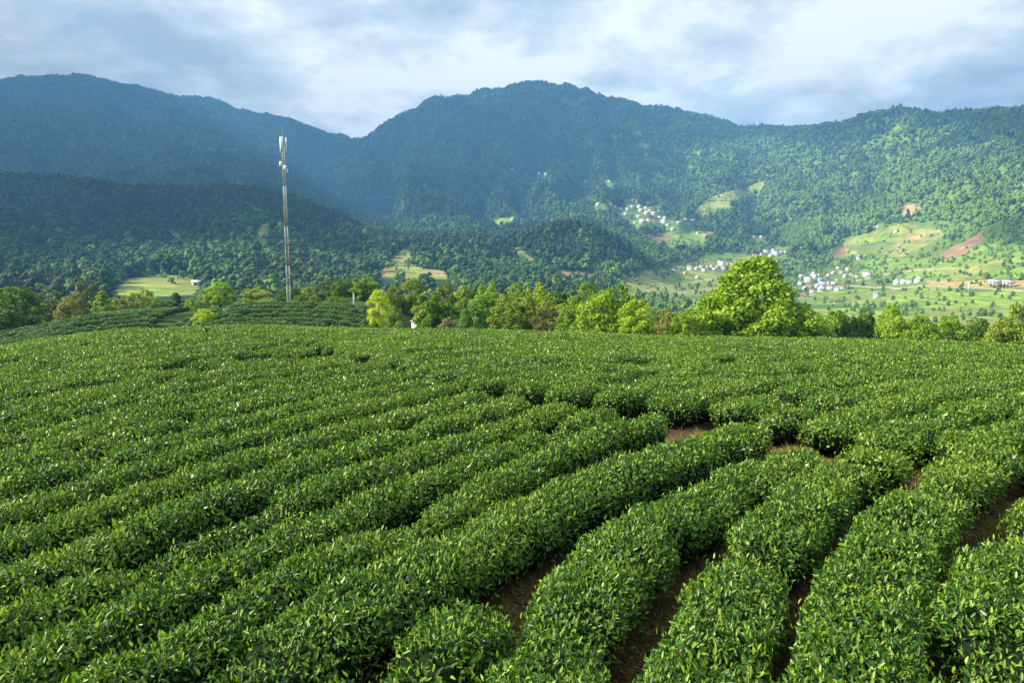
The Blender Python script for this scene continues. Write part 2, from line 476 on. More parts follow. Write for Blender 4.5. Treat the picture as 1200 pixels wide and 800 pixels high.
# ------------------------------------------------------------------ the land: what grows where (outlines of the fields on the slopes)
GRASS, DRY, SOIL, CUT, SHRUB, BAMBOO, TRACK = 1, 2, 3, 4, 5, 6, 7
COVER = [
    (SHRUB, [(1025, 303), (1100, 303), (1150, 288), (1215, 268), (1215, 326), (1080, 327), (1040, 324), (1000, 322)]),
    (GRASS, [(935, 345), (960, 341), (1085, 334), (1230, 340), (1230, 390), (1000, 390), (935, 368)]),
    (GRASS, [(136, 340), (150, 326), (185, 322), (224, 323), (234, 336), (226, 346), (140, 348)]),
    (DRY, [(150, 333), (210, 331), (224, 336), (205, 338), (160, 337)]),
    (DRY, [(440, 322), (455, 308), (475, 290), (483, 292), (480, 310), (500, 315), (520, 318), (525, 327), (470, 327), (440, 327)]),
    (CUT, [(440, 322), (449, 314), (458, 318), (452, 325)]),
    (CUT, [(492, 316), (520, 319), (522, 324), (505, 322)]),
    (DRY, [(299, 292), (304, 266), (318, 256), (322, 262), (313, 282), (306, 304)]),
    (GRASS, [(573, 262), (583, 256), (602, 255), (606, 262), (585, 267)]),
    (DRY, [(548, 279), (556, 274), (572, 273), (575, 278)]),
    (DRY, [(598, 290), (612, 291), (627, 306), (616, 308)]),
    (SOIL, [(655, 316), (690, 319), (702, 329), (660, 326)]),
    (SOIL, [(753, 275), (790, 273), (772, 288)]),
    (GRASS, [(790, 273), (838, 271), (824, 286), (802, 291), (772, 288)]),
    (CUT, [(821, 275), (838, 272), (838, 278), (824, 280)]),
    (DRY, [(733, 330), (760, 318), (800, 311), (830, 300), (870, 297), (908, 300), (902, 330), (850, 342), (800, 348), (760, 348), (735, 342)]),
    (GRASS, [(834, 308), (850, 298), (874, 297), (872, 304), (850, 309)]),
    (GRASS, [(775, 330), (800, 322), (840, 322), (838, 332), (800, 336)]),
    (DRY, [(813, 247), (830, 232), (850, 225), (880, 217), (896, 213), (893, 221), (870, 229), (855, 241), (835, 251), (820, 259)]),
    (DRY, [(975, 289), (1000, 277), (1035, 268), (1065, 262), (1100, 268), (1112, 278), (1085, 292), (1060, 302), (1010, 302), (985, 301)]),
    (SOIL, [(977, 290), (991, 289), (986, 303), (977, 301)]),
    (CUT, [(1062, 275), (1082, 274), (1080, 281), (1064, 281)]),
    (GRASS, [(1000, 279), (1040, 270), (1060, 272), (1040, 284), (1010, 288)]),
    (SOIL, [(1100, 301), (1115, 290), (1152, 272), (1149, 286), (1130, 298), (1110, 304)]),
    (CUT, [(1057, 240), (1080, 239), (1072, 252), (1054, 252)]),
    (DRY, [(1093, 329), (1120, 315), (1172, 299), (1178, 305), (1150, 321), (1130, 329)]),
    (CUT, [(1084, 328), (1120, 330), (1160, 328), (1215, 329), (1215, 338), (1150, 336), (1088, 332)]),
    (BAMBOO, [(911, 274), (925, 263), (960, 258), (966, 286), (938, 290), (914, 288)]),
]


for tr_ in ([(733, 346), (780, 335), (830, 327), (880, 319), (905, 310), (935, 306)], [(925, 352), (955, 343), (985, 334), (1050, 337), (1088, 333), (1210, 341)], [(1000, 330), (1030, 321), (1075, 316), (1120, 313)],
            [(760, 345), (800, 341), (850, 338)], [(1060, 300), (1050, 288), (1062, 279), (1100, 270)], [(455, 325), (462, 308), (480, 300), (476, 291)]):
    COVER.append((TRACK, tr_ + [(x_, y_ + 1.7) for x_, y_ in tr_[::-1]]))


def inside(px, py, poly):
    poly = np.asarray(poly, float)
    c = np.zeros(np.shape(px), bool)
    x0, y0 = poly[-1]
    for x1, y1 in poly:
        cond = ((y1 > py) != (y0 > py))
        with np.errstate(divide='ignore', invalid='ignore'):
            c ^= cond & (px < (x0 - x1) * (py - y1) / (y0 - y1 + 1e-12) + x1)
        x0, y0 = x1, y1
    return c


def cover_at(p):
    px, py = pix_of(p)
    px = px + 2.5 * fbm(p[..., 0] / 25, p[..., 1] / 25, 61, 3)
    py = py + 1.2 * fbm(p[..., 0] / 25, p[..., 1] / 25, 62, 3)
    r = np.hypot(p[..., 0], p[..., 1])
    c = np.zeros(px.shape, int)
    for k, poly in COVER:
        c[inside(px, py, poly)] = k
    c[(r < 380) | (r > 2400)] = 0
    return c


RT = np.concatenate([np.geomspace(0.5, 120, 120), np.geomspace(120, 400, 81)[1:], np.geomspace(400, 3000, 520)[1:], np.geomspace(3000, 5600, 60)[1:]])
A2, R2 = np.meshgrid(AZ, RT, indexing='ij')
TX, TY = R2 * np.sin(A2), R2 * np.cos(A2)
TZ = ground_z(TX, TY)
TP = np.stack([TX, TY, TZ], -1)
cov = cover_at(TP)
LC = {0: (0.022, 0.048, 0.014), GRASS: (0.21, 0.285, 0.042), DRY: (0.25, 0.265, 0.066), SOIL: (0.25, 0.16, 0.09), CUT: (0.40, 0.27, 0.115),
      SHRUB: (0.16, 0.24, 0.036), BAMBOO: (0.05, 0.10, 0.02), TRACK: (0.40, 0.32, 0.20)}
lc = np.zeros((*cov.shape, 4), np.float32)
lc[..., 3] = 1
LC0_W = sstep(640, 760, pix_of(TP)[0])[..., None]
for k, c in LC.items():
    lc[cov == k, :3] = c
lc[..., :3] = np.where((cov == 0)[..., None], lc[..., :3] * (1 - LC0_W) + LC0_W * np.array([0.13, 0.20, 0.034]), lc[..., :3])
# fields are worked in strips and patches
fld = (cov > 0) & (cov < 6)
lc[fld, :3] *= (0.66 + 0.45 * vnoise(TX / 9 + TY / 30, TY / 9, 76) + 0.34 * vnoise(TX / 22, TY / 30, 71) + 0.25 * (vnoise(TX / 9, TZ / 2.2, 72) - 0.5))[fld][:, None]
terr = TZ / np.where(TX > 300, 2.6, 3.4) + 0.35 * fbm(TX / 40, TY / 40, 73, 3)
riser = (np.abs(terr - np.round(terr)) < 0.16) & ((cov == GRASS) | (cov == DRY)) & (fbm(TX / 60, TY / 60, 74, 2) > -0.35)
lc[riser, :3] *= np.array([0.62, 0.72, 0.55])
plot = vnoise(TX / 55 + 3, TY / 70, 75)
lc[(cov == GRASS) & (plot > 0.68), :3] = (0.19, 0.22, 0.05)
lc[(cov == GRASS) & (plot < 0.2), :3] = (0.085, 0.16, 0.03)
lc[(cov == DRY) & (plot < 0.28), :3] = (0.15, 0.20, 0.045)
near_w = (1 - sstep(66, 84, R2))
soil = np.array([0.075, 0.046, 0.026])
knoll_w = sstep(66, 84, R2) * (1 - sstep(170, 230, R2))
grassy = np.array([0.045, 0.075, 0.018])
lc[..., :3] = lc[..., :3] * (1 - near_w - knoll_w)[..., None] + near_w[..., None] * soil + knoll_w[..., None] * grassy
na, nr = len(AZ), len(RT)
idx = np.arange(na * nr).reshape(na, nr)
i2 = np.roll(idx, -1, axis=0)
quads = np.stack([idx[:, :-1], idx[:, 1:], i2[:, 1:], i2[:, :-1]], -1).reshape(-1, 4)[:, ::-1]
cidx = na * nr
tris = np.stack([np.full(na, cidx), idx[:, 0], i2[:, 0]], -1)[:, ::-1]
verts = np.concatenate([TP.reshape(-1, 3), [[0, 0, float(ground_z(0.0, 0.5))]]])

mt, t = material('land')
at = t.n('ShaderNodeAttribute', attribute_type='GEOMETRY', attribute_name='landcover')
geo = t.n('ShaderNodeNewGeometry')
nzA = t.n('ShaderNodeTexNoise', i={'Vector': geo.outputs['Position'], 'Scale': 0.06, 'Detail': 8.0, 'Roughness': 0.65})
nzB = t.n('ShaderNodeTexNoise', i={'Vector': geo.outputs['Position'], 'Scale': 2.6, 'Detail': 8.0, 'Roughness': 0.7})
f = t.math('ADD', t.math('MULTIPLY', nzA.outputs[0], 0.6), t.math('MULTIPLY', nzB.outputs[0], 0.9))
v = t.ramp(f, [(0.35, 0.35), (0.75, 1.0), (1.0, 1.7)])
c = t.mix(1.0, at.outputs['Color'], v, 'MULTIPLY')
bmp = t.n('ShaderNodeBump', i={'Strength': 0.5, 'Distance': 0.05, 'Height': nzB.outputs[0]})
b = t.n('ShaderNodeBsdfPrincipled', i={'Base Color': c, 'Roughness': 0.95, 'Specular IOR Level': 0.1, 'Normal': bmp.outputs[0]})
t.n('ShaderNodeOutputMaterial', i={0: b.outputs[0]})
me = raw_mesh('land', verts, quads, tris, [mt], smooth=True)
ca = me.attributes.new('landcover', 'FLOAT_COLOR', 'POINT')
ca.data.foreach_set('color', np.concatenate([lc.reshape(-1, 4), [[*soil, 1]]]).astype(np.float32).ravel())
tag(new_obj('ground', me), kind='structure')
ZMIN, ZMAX = float(TZ.min()), float(TZ.max())

# ------------------------------------------------------------------ haze: the air of the valley
hb = MB()
HAZE_TOP = ZMAX + 40
hb.box((0, 0, (HAZE_TOP + ZMIN - 1) / 2), (11700, 11700, HAZE_TOP - ZMIN + 1))
mh, t = material('haze_air')
vol = t.n('ShaderNodeVolumePrincipled', i={'Color': (0.18, 0.50, 1.0, 1), 'Density': 0.000205, 'Anisotropy': 0.1})
t.n('ShaderNodeOutputMaterial', i={1: vol.outputs[0]})
tag(new_obj('haze', hb.mesh('haze', [mh])), kind='stuff')

# ------------------------------------------------------------------ clouds out of the picture to the left: their shadows lie on the mountains
CLOUD_H = 2600.0
SHADE = [(-900, 340), (0, 320), (60, 303), (110, 303), (150, 300), (200, 308), (260, 303), (300, 268), (340, 290), (400, 284), (440, 254), (500, 243), (560, 236), (620, 228), (680, 215), (740, 206),
         (800, 188), (850, 172), (900, 160), (950, 154), (1000, 154), (1100, 164), (1200, 172), (1260, 170), (1500, 160)]
gs = 32.0
gx, gy = np.meshgrid(np.arange(-8600, -200, gs), np.arange(-2200, 4400, gs), indexing='ij')
P = np.stack([gx, gy, np.full(gx.shape, CLOUD_H)], -1)
hit = np.zeros_like(P)
done = np.zeros(gx.shape, bool)
for s in np.arange(2600, 5800, 10.0):
    Q = P - SUN_DIR * s
    low = (Q[..., 2] < ground_z(Q[..., 0], Q[..., 1])) & ~done
    hit[low] = Q[low]
    done |= low
hx, hy = pix_of(hit)
lim = np.interp(hx, [a for a, _ in SHADE], [b for _, b in SHADE])
rr = np.hypot(hit[..., 0], hit[..., 1])
rag = fbm(gx / 330, gy / 330, 81, 5, 0.55)
mask = (lim - hy) / 26.0 + 1.5 * rag
# thin places where a little sun comes through, and a stray cloud over the right edge
holes = fbm(gx / 420 + 9, gy / 420, 82, 4)
mask = np.where(holes > 0.30, np.minimum(mask, (0.36 - holes) * 10), mask)
mask = np.maximum(mask, 1.0 - (((hx - 1200) / 42) ** 2 + ((hy - 272) / 13) ** 2) + 0.5 * rag)
mask = np.where(done & (hit[..., 1] > 200) & (rr > 420), mask, -1)
mask[[0, -1], :] = -1
mask[:, [0, -1]] = -1
sol = mask > 0
keep = sol[:-1, :-1] | sol[1:, :-1] | sol[:-1, 1:] | sol[1:, 1:]
th_ = np.where(sol, np.clip(mask, 0, 3) * 45, 0)
ci = np.arange(gx.size).reshape(gx.shape)
top = np.stack([gx, gy, CLOUD_H + th_ * (0.8 + 0.6 * rag) + 0.5], -1).reshape(-1, 3)
bot = np.stack([gx, gy, CLOUD_H - th_ * 0.2 - 0.5], -1).reshape(-1, 3)
qk = np.stack([ci[:-1, :-1], ci[1:, :-1], ci[1:, 1:], ci[:-1, 1:]], -1)[keep]
used = np.unique(qk)
remap = np.full(gx.size, -1)
remap[used] = np.arange(len(used))
qk = remap[qk]
nu = len(used)
mc, t = material('cloud_white')
b1 = t.n('ShaderNodeBsdfDiffuse', i={'Color': (0.9, 0.9, 0.9, 1)})
b2 = t.n('ShaderNodeBsdfTranslucent', i={'Color': (0.3, 0.3, 0.3, 1)})
mx = t.n('ShaderNodeMixShader', i={0: 0.4, 1: b1.outputs[0], 2: b2.outputs[0]})
thin = t.n('ShaderNodeBsdfTransparent')
mx = t.n('ShaderNodeMixShader', i={0: 0.50, 1: mx.outputs[0], 2: thin.outputs[0]})      # thin cloud: some sun comes through
t.n('ShaderNodeOutputMaterial', i={0: mx.outputs[0]})
tag(new_obj('cloud', raw_mesh('cloud', np.concatenate([top[used], bot[used]]), np.concatenate([qk, qk[:, ::-1] + nu]), None, [mc], smooth=True)), kind='stuff')


# ------------------------------------------------------------------ foliage builders
def leaf_quads(pos, axis, nrm, L, Wd, fold=0.18):
    """one folded four-cornered leaf (or spray of leaves) at every position"""
    n = len(pos)
    side = np.cross(axis, nrm)
    side /= np.linalg.norm(side, axis=1)[:, None] + 1e-9
    up = np.cross(side, axis)
    L, Wd = np.broadcast_to(L, (n,))[:, None], np.broadcast_to(Wd, (n,))[:, None]
    mid = pos + axis * L * 0.45 + up * Wd * fold
    v = np.stack([pos, mid + side * Wd * 0.5, pos + axis * L, mid - side * Wd * 0.5], 1).reshape(-1, 3)
    return v, np.arange(n * 4).reshape(n, 4)


def leaf_six(pos, axis, nrm, L, Wd, curl):
    """a tea leaf: two halves folded along the midrib, tip bent"""
    n = len(pos)
    side = np.cross(axis, nrm)
    side /= np.linalg.norm(side, axis=1)[:, None] + 1e-9
    up = np.cross(side, axis)
    L, Wd, curl = L[:, None], Wd[:, None], curl[:, None]
    a = pos + axis * L * 0.30 + up * (Wd * 0.16 + curl * L * 0.05)
    b = pos + axis * L * 0.70 + up * (Wd * 0.14 - curl * L * 0.04)
    tip = pos + axis * L - up * curl * L * 0.22
    v = np.stack([pos, a + side * Wd * 0.46, b + side * Wd * 0.40, tip, b - side * Wd * 0.40, a - side * Wd * 0.46], 1).reshape(-1, 3)
    k = np.arange(n)[:, None] * 6
    q = np.concatenate([k + np.array([[0, 1, 2, 3]]), k + np.array([[0, 3, 4, 5]])])
    return v, q


def unit(v):
    return v / (np.linalg.norm(v, axis=-1, keepdims=True) + 1e-9)


PROFILE = {
    'round': ([0, .12, .35, .6, .85, 1.0], [.35, .75, 1.0, .92, .58, .12]),
    'dome': ([0, .12, .28, .45, .65, .85, 1.0], [1.0, .95, .80, .68, .54, .33, .10]),
    'column': ([0, .15, .5, .8, 1.0], [.6, .9, 1.0, .75, .15]),
    'cone': ([0, .1, .4, .75, 1.0], [.8, 1.0, .7, .35, .05]),
    'bush': ([0, .2, .5, .8, 1.0], [.9, 1.0, .95, .65, .2]),
    'umbrella': ([0, .3, .55, .8, 1.0], [.15, .55, 1.0, .9, .35]),
}


def crown_points(g, H, Wd, z0, style, nl, lobes, lobe_r):
    """leaf positions and outward directions over a crown built of lobes"""
    zs = g.uniform(0.04, 0.97, lobes)
    pr = np.interp(zs, *PROFILE[style])
    an = g.uniform(0, 2 * math.pi, lobes) + np.arange(lobes) * 2.4
    rad = pr * Wd / 2 * np.sqrt(g.uniform(0.25, 1.0, lobes)) * 0.82
    c = np.stack([rad * np.cos(an), rad * np.sin(an), z0 + zs * (H - z0)], 1)
    lr = lobe_r * Wd * g.uniform(0.7, 1.3, lobes) * (0.55 + 0.45 * pr)
    w = lr ** 2
    k = g.choice(lobes, nl, p=w / w.sum())
    d = unit(g.normal(size=(nl, 3)) + unit(c[k] - np.array([0, 0, z0 + 0.35 * (H - z0)])) * 0.55 + np.array([0, 0, 0.25]))
    rr_ = g.uniform(0.35, 1.18, nl) ** 0.6
    p = c[k] + d * (lr[k] * rr_)[:, None] * np.array([1, 1, 0.82])
    p[:, 2] = np.maximum(p[:, 2], 0.12)
    return p, d, c, lr


def crown_mesh(name, seed, H, Wd, z0, style, nl, leaf, lobes=26, lobe_r=0.17, mat=None, core=True, extra=None):
    g = np.random.default_rng(seed)
    p, d, c, lr = crown_points(g, H, Wd, z0, style, nl, lobes, lobe_r)
    ax = unit(g.normal(size=p.shape) + d * 0.5)
    nr_ = unit(d + g.normal(size=p.shape) * 0.45)
    L = leaf * g.uniform(0.7, 1.35, nl)
    v, q = leaf_quads(p - ax * L[:, None] * 0.4, ax, nr_, L, L * 0.62)
    mi = np.zeros(len(q), int)
    if extra: 
        v2, q2 = extra
        q = np.concatenate([q, q2 + len(v)])
        v = np.concatenate([v, v2])
        mi = np.concatenate([mi, np.ones(len(q2), int)])
    return raw_mesh(name, v, q, None, [mat or M_CROWN, M_BARK], qmat=mi), c, lr


def trunk_mesh(name, seed, H, z0, c, rad, multi=1):
    g = np.random.default_rng(seed + 99)
    mb = MB()
    for m_ in range(multi):
        b = np.array([g.normal() * 0.1 * (multi > 1), g.normal() * 0.1 * (multi > 1), -0.4])
        lean = g.normal(size=2) * (0.25 if multi > 1 else 0.1)
        zt = z0 + (H - z0) * 0.75
        tt = np.linspace(0, 1, 7)
        pts = np.stack([b[0] + lean[0] * tt ** 1.5 * H * 0.3 + 0.05 * np.sin(tt * 5 + m_), b[1] + lean[1] * tt ** 1.5 * H * 0.3, b[2] + (zt + 0.4) * tt], 1)
        mb.tube(pts, rad * (1 - 0.8 * tt) / multi ** 0.4, 7)
        for k in g.choice(len(c), min(len(c), 7), replace=False):
            u = np.clip((c[k][2] - 0.25 * H) / max(zt, 0.1), 0.2, 0.85)
            s = np.array([np.interp(u, tt, pts[:, i]) for i in range(3)])
            e = c[k]
            mp = (s + e) / 2 + np.array([0, 0, 0.06 * H]) * g.uniform(-0.5, 1)
            mb.tube([s, mp, e], [rad * 0.35, rad * 0.22, rad * 0.07], 5)
    return mb.mesh(name, [M_BARK], smooth=True)


# ------------------------------------------------------------------ houses: positions on the slopes (used by the wood to leave room)
# column, row, width m, kind: w white walls pale roof, r red roof, b blue roof, g grey roof, t tan walls
VILLAGES = {
    'the upper village on the wooded slope': [(701, 241, 11, 'w'), (714, 240, 12, 'r'), (720, 243, 9, 'w'), (727, 247, 10, 'w'), (735, 247, 8, 'w'), (741, 243, 8, 'w'), (749, 244, 12, 'w'), (757, 244, 9, 'g'),
        (768, 243, 8, 'w'), (751, 248, 12, 'w'), (758, 251, 12, 'w'), (766, 253, 12, 'w'), (744, 262, 7, 'w'), (753, 261, 13, 'w'), (760, 260, 12, 'r'), (767, 261, 12, 'r'), (778, 261, 14, 'w'), (786, 256, 15, 'r'),
        (779, 257, 9, 'w'), (803, 258, 9, 'w'), (811, 260, 13, 'w'), (788, 270, 12, 'w'), (818, 274, 8, 'g'), (742, 235, 8, 'w'), (737, 236, 6, 'w'), (748, 255, 9, 'w'), (772, 249, 9, 'g'), (773, 256, 9, 'w'), (762, 247, 9, 'r'), (795, 262, 9, 'w'), (783, 264, 9, 'r'), (806, 264, 8, 'w'), (733, 252, 8, 'w')],
    'the sheds beside the terraced fields': [(809, 317, 11, 'g'), (816, 316, 9, 'w'), (822, 314, 8, 'w'), (828, 315, 10, 'w'), (834, 313, 9, 'g'), (840, 314, 10, 'w'), (846, 312, 12, 'w'), (851, 311, 8, 'w'),
        (868, 308, 10, 'w'), (857, 312, 9, 'w'), (848, 316, 9, 'g'), (837, 317, 9, 'w'), (825, 319, 8, 'w'), (843, 309, 8, 'w'), (862, 307, 8, 'r'), (790, 319, 9, 't'), (817, 326, 9, 'w'), (803, 321, 6, 't')],
    'the hamlet above the big round tree': [(885, 301, 12, 'r'), (893, 301, 10, 't'), (898, 296, 13, 'g'), (903, 301, 12, 'w'), (909, 300, 13, 'w'), (914, 298, 12, 'w'), (920, 297, 9, 'w'), (906, 295, 8, 'w')],
    'the big village on the valley floor': [(936, 346, 9, 'w'), (943, 348, 11, 'r'), (940, 327, 10, 'w'), (947, 331, 12, 'w'), (954, 327, 11, 'w'), (962, 330, 11, 'b'), (953, 322, 9, 'w'), (968, 328, 9, 'r'),
        (964, 335, 12, 'w'), (963, 341, 12, 'w'), (973, 339, 10, 'r'), (981, 341, 8, 'w'), (988, 338, 10, 'r'), (976, 321, 9, 'w'), (986, 321, 9, 't'), (994, 317, 10, 'w'), (982, 315, 7, 'w'), (1003, 326, 9, 'w'),
        (1016, 324, 13, 'w'), (949, 337, 9, 'r'), (957, 337, 8, 'w'), (938, 334, 9, 'g'), (944, 339, 9, 'w'), (952, 343, 8, 'r'), (959, 324, 8, 'g'), (970, 333, 8, 'w'), (977, 334, 9, 'w'), (971, 323, 8, 'r'), (990, 325, 8, 'w'), (981, 329, 7, 'g'), (998, 322, 7, 'r'), (930, 340, 9, 'w')],
    'the farms between the fields on the right': [(1007, 304, 11, 'g'), (1015, 301, 7, 'w'), (1051, 333, 11, 'b'), (1059, 332, 10, 'w'), (1066, 332, 8, 'g'), (1076, 330, 13, 'w'), (1027, 349, 8, 'b'),
        (1050, 272, 11, 'g'), (1029, 266, 6, 'w'), (884, 279, 11, 'r'), (892, 279, 7, 'w'), (911, 286, 10, 'w'), (921, 288, 7, 'w'), (939, 291, 5, 't')],
    'the forest edge high on the slope': [(600, 199, 7, 'w'), (632, 204, 9, 'w'), (640, 205, 10, 'r'), (686, 214, 9, 'w'), (714, 213, 8, 'w')],
}
HOUSES = [(v, *h) for v, hs in VILLAGES.items() for h in hs]
HPX = np.array([h[1] for h in HOUSES], float)
HPY = np.array([h[2] for h in HOUSES], float)

# ------------------------------------------------------------------ the wood over the mountains
def wood_proto(name, seed, kind):
    g = np.random.default_rng(seed)
    if kind == 'pine':
        H, Wd, z0, st, nl, lf = 14.0, 5.6, 4.5, 'column', 130, 0.95
    elif kind == 'bamboo':
        H, Wd, z0, st, nl, lf = 12.0, 4.4, 0.6, 'column', 130, 0.9
    else:
        H, Wd, z0, st, nl, lf = 10.5, 9.6, 1.0, 'round', 260, 1.0
    mb = MB()
    mb.tube([[0, 0, -3], [0, 0, z0 + 4]], [0.22, 0.14], 4)
    nlob = 16 if kind == 'broad' else 11
    p, d, c, lr = crown_points(g, H, Wd, z0, st, nl, nlob, 0.175 if kind == 'broad' else 0.25)
    ax = unit(g.normal(size=p.shape) + d * 0.4)
    L = lf * g.uniform(0.5, 1.0, nl)
    v, q = leaf_quads(p - ax * L[:, None] * 0.4, ax, unit(d + g.normal(size=p.shape) * 0.3), L, L * 0.75)
    tv, tq = np.concatenate(mb.v), np.concatenate(mb.q)
    # closed leafy lobes carry the crown, loose sprays break its outline
    iv, iq, nb = [], [], len(v) + len(tv)
    for k in range(nlob):
        bm = bmesh.new()
        bmesh.ops.create_icosphere(bm, subdivisions=2, radius=1.0)
        bv = np.array([x.co[:] for x in bm.verts])
        bf = np.array([[x.index for x in f_.verts] for f_ in bm.faces])
        bm.free()
        bv = bv * (1 + 0.26 * g.normal(size=(len(bv), 1))) * lr[k] * np.array([1, 1, 0.85]) + c[k]
        iv.append(bv)
        iq.append(bf + nb)
        nb += len(bv)
    iq = np.concatenate(iq)
    m = raw_mesh(name, np.concatenate([v, tv] + iv), np.concatenate([q, tq + len(v)]), iq, [M_WOOD, M_BARK],
                 qmat=np.concatenate([np.zeros(len(q), int), np.ones(len(tq), int)]), tmat=np.zeros(len(iq), int))
    return bpy.data.objects.new(name, m)


protos = bpy.data.collections.new('wood_tree_shapes')       # shapes the wood is made of
for i in range(4): protos.objects.link(wood_proto('a%d_broadleaf' % i, 300 + i, 'broad'))
for i in range(3): protos.objects.link(wood_proto('b%d_pine' % i, 320 + i, 'pine'))
protos.objects.link(wood_proto('c0_bamboo', 340, 'bamboo'))

pts = []
for r0, r1, area in ((330, 800, 56.0), (800, 1400, 58.0), (1400, 2400, 80.0), (2400, 4150, 115.0)):
    half = math.radians(40)
    n = int(half * (r1 * r1 - r0 * r0) / area)
    r_ = np.sqrt(rng.uniform(r0 * r0, r1 * r1, n))
    a_ = rng.uniform(-half, half, n)
    pts.append(np.stack([r_ * np.sin(a_), r_ * np.cos(a_), np.full(n, area)], 1))
pts = np.concatenate(pts)
wx, wy, warea = pts.T
wz = ground_z(wx, wy)
wr, wa = np.hypot(wx, wy), np.arctan2(wx, wy)
# leave out what lies well behind a ridge
slope_g = (FARZ + 6) / RF[None, :]
runmax = np.maximum.accumulate(slope_g, axis=1)
ja = np.clip(((wa - AZF[0]) / (AZF[1] - AZF[0])).astype(int), 0, len(AZF) - 1)
jr = np.clip((np.log(wr / RF[0]) / math.log(RF[1] / RF[0])).astype(int) - 2, 0, len(RF) - 1)
vis = (wz + 45) / wr > runmax[ja, jr]
wp = np.stack([wx, wy, wz], 1)
wpx, wpy = pix_of(wp)
wcov = cover_at(wp)
u01 = rng.uniform(size=len(wx))
keepw = vis.copy()
wterr = wz / np.where(wx > 300, 2.6, 3.4) + 0.35 * fbm(wx / 40, wy / 40, 73, 3)
step_ = (np.abs(wterr - np.round(wterr)) < 0.17) & (fbm(wx / 60, wy / 60, 74, 2) > -0.2)
keepw &= ~((wcov == GRASS) & (u01 > 0.035 + 0.2 * step_ + 0.4 * (fbm(wx / 35, wy / 35, 94, 3) > 0.35))) & ~((wcov == DRY) & (u01 > 0.05 + 0.2 * step_ + 0.5 * (fbm(wx / 35, wy / 35, 95, 3) > 0.3))) & ~((wcov == SOIL) & (u01 > 0.02)) & ~((wcov == CUT) & (u01 > 0.12)) & (wcov != TRACK)
# a tree must not stand where it would hide a field: those slopes are kept open
for fr_ in (0.35, 0.75):
    up = wp + np.array([0, 0, 1.0]) * (11 * fr_)
    cu = cover_at(up)
    keepw &= ~((wcov == 0) & (cu >= 1) & (cu <= 4) & (u01 < 0.85) & (wr > 420))
keepw &= ~((wpx > 128) & (wpx < 240) & (wpy > 321) & (wr < 560))
keepw &= ~((wpx > 438) & (wpx < 528) & (wpy > 318) & (wr < 760) & (u01 < 0.9))
hedge = fbm(wx / 55, wy / 55, 96, 3)
keepw &= ~((wpx > 715) & (wpy > np.interp(wpx, [715, 830, 900, 960, 1030, 1200], [330, 296, 290, 300, 262, 262])) & (wr < 1700) & (hedge < 0.02) & (u01 > 0.25))
keepw &= ~((wcov == SHRUB) & (u01 > 0.8))
for hx_, hy_ in zip(HPX, HPY):
    if hy_ < 280: keepw &= ~((np.abs(wpx - hx_) < 6.5) & (wpy > hy_ - 1.0) & (wpy < hy_ + 10.0) & (wr < 2600))
    keepw &= ~((np.abs(wpx - hx_) < 5.5) & (wpy > hy_ - 2.0) & (wpy < hy_ + 7.0) & (wr < 2300) & (u01 < 0.8))
wx, wy, wz, warea, wr, wa, wpx, wpy, wcov = (q[keepw] for q in (wx, wy, wz, warea, wr, wa, wpx, wpy, wcov))
n = len(wx)
patch = fbm(wx / 160, wy / 160, 91, 3)
patch2 = fbm(wx / 60, wy / 60, 92, 3)
rnd = rng.uniform(size=n)
left_ridge = (wr < 1500) & (wpx < 450)
pine_line = np.interp(wpx, [-200, 0, 60, 120, 200, 260, 300, 360, 420, 460], [296, 284, 276, 300, 296, 282, 258, 290, 268, 250])
p_pine = np.where(left_ridge, sstep(6, -14, wpy - pine_line + 14 * patch), 0.0)
knoll_top = (wr > 880) & (wr < 1250) & (((np.abs(wpx - 525) < 75) & (wpy < 305)) | ((np.abs(wpx - 665) < 75) & (wpy < 312)))
p_pine = np.where(knoll_top, 0.85, p_pine)
p_pine = np.where((wr > 1400) & (wpx < 640), 0.35 + 0.4 * patch, p_pine)
p_pine = np.where((wr > 1400) & (wpx >= 640), 0.12, p_pine)
pine = rng.uniform(size=n) < p_pine
bam = wcov == BAMBOO
small = (wcov > 0) & ~bam
pidx = np.where(bam, 7, np.where(pine, 4 + rng.integers(0, 3, n), rng.integers(0, 4, n)))
sz = np.sqrt(warea / 62.0) * rng.uniform(0.68, 1.25, n)
sz = np.where(wr < 1000, sz * 1.12, sz)
sz = np.where(pine & (wr < 1400), rng.uniform(0.75, 1.15, n), sz)
valley = (wpx > 715) & (wpy > np.interp(wpx, [715, 830, 900, 960, 1030, 1200], [330, 296, 290, 300, 262, 262])) & (wr < 1700)
sz = np.where(valley & ~bam, sz * rng.uniform(0.45, 0.8, n), sz)
sz = np.where(small, rng.uniform(0.25, 0.6, n), sz)
sz = np.where(bam, rng.uniform(0.8, 1.15, n), sz)
scl = np.stack([sz, sz, sz * rng.uniform(0.8, 1.15, n)], 1)
scl[:, 2] *= np.where(wr > 2400, 0.85, 1.0)
rot = np.stack([rng.normal(0, 0.05, n), rng.normal(0, 0.05, n), rng.uniform(0, 6.283, n)], 1)
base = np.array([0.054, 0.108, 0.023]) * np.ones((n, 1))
sunny_w = sstep(600, 1000, wpx)[:, None]  # sunlight put into the tint: trees brighter and yellower towards the right
base = base * (1 - sunny_w) + np.array([0.135, 0.215, 0.030]) * sunny_w
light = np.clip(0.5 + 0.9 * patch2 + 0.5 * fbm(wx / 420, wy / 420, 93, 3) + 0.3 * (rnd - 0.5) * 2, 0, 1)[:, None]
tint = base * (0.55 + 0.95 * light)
tint = np.where((rnd > np.where(wr > 1400, 0.975, 0.93))[:, None] & ~pine[:, None], np.array([0.13, 0.22, 0.036]) * (0.7 + 0.6 * light), tint)
tint = np.where((rnd < 0.025)[:, None] & ~pine[:, None], np.array([0.10, 0.105, 0.042]), tint)
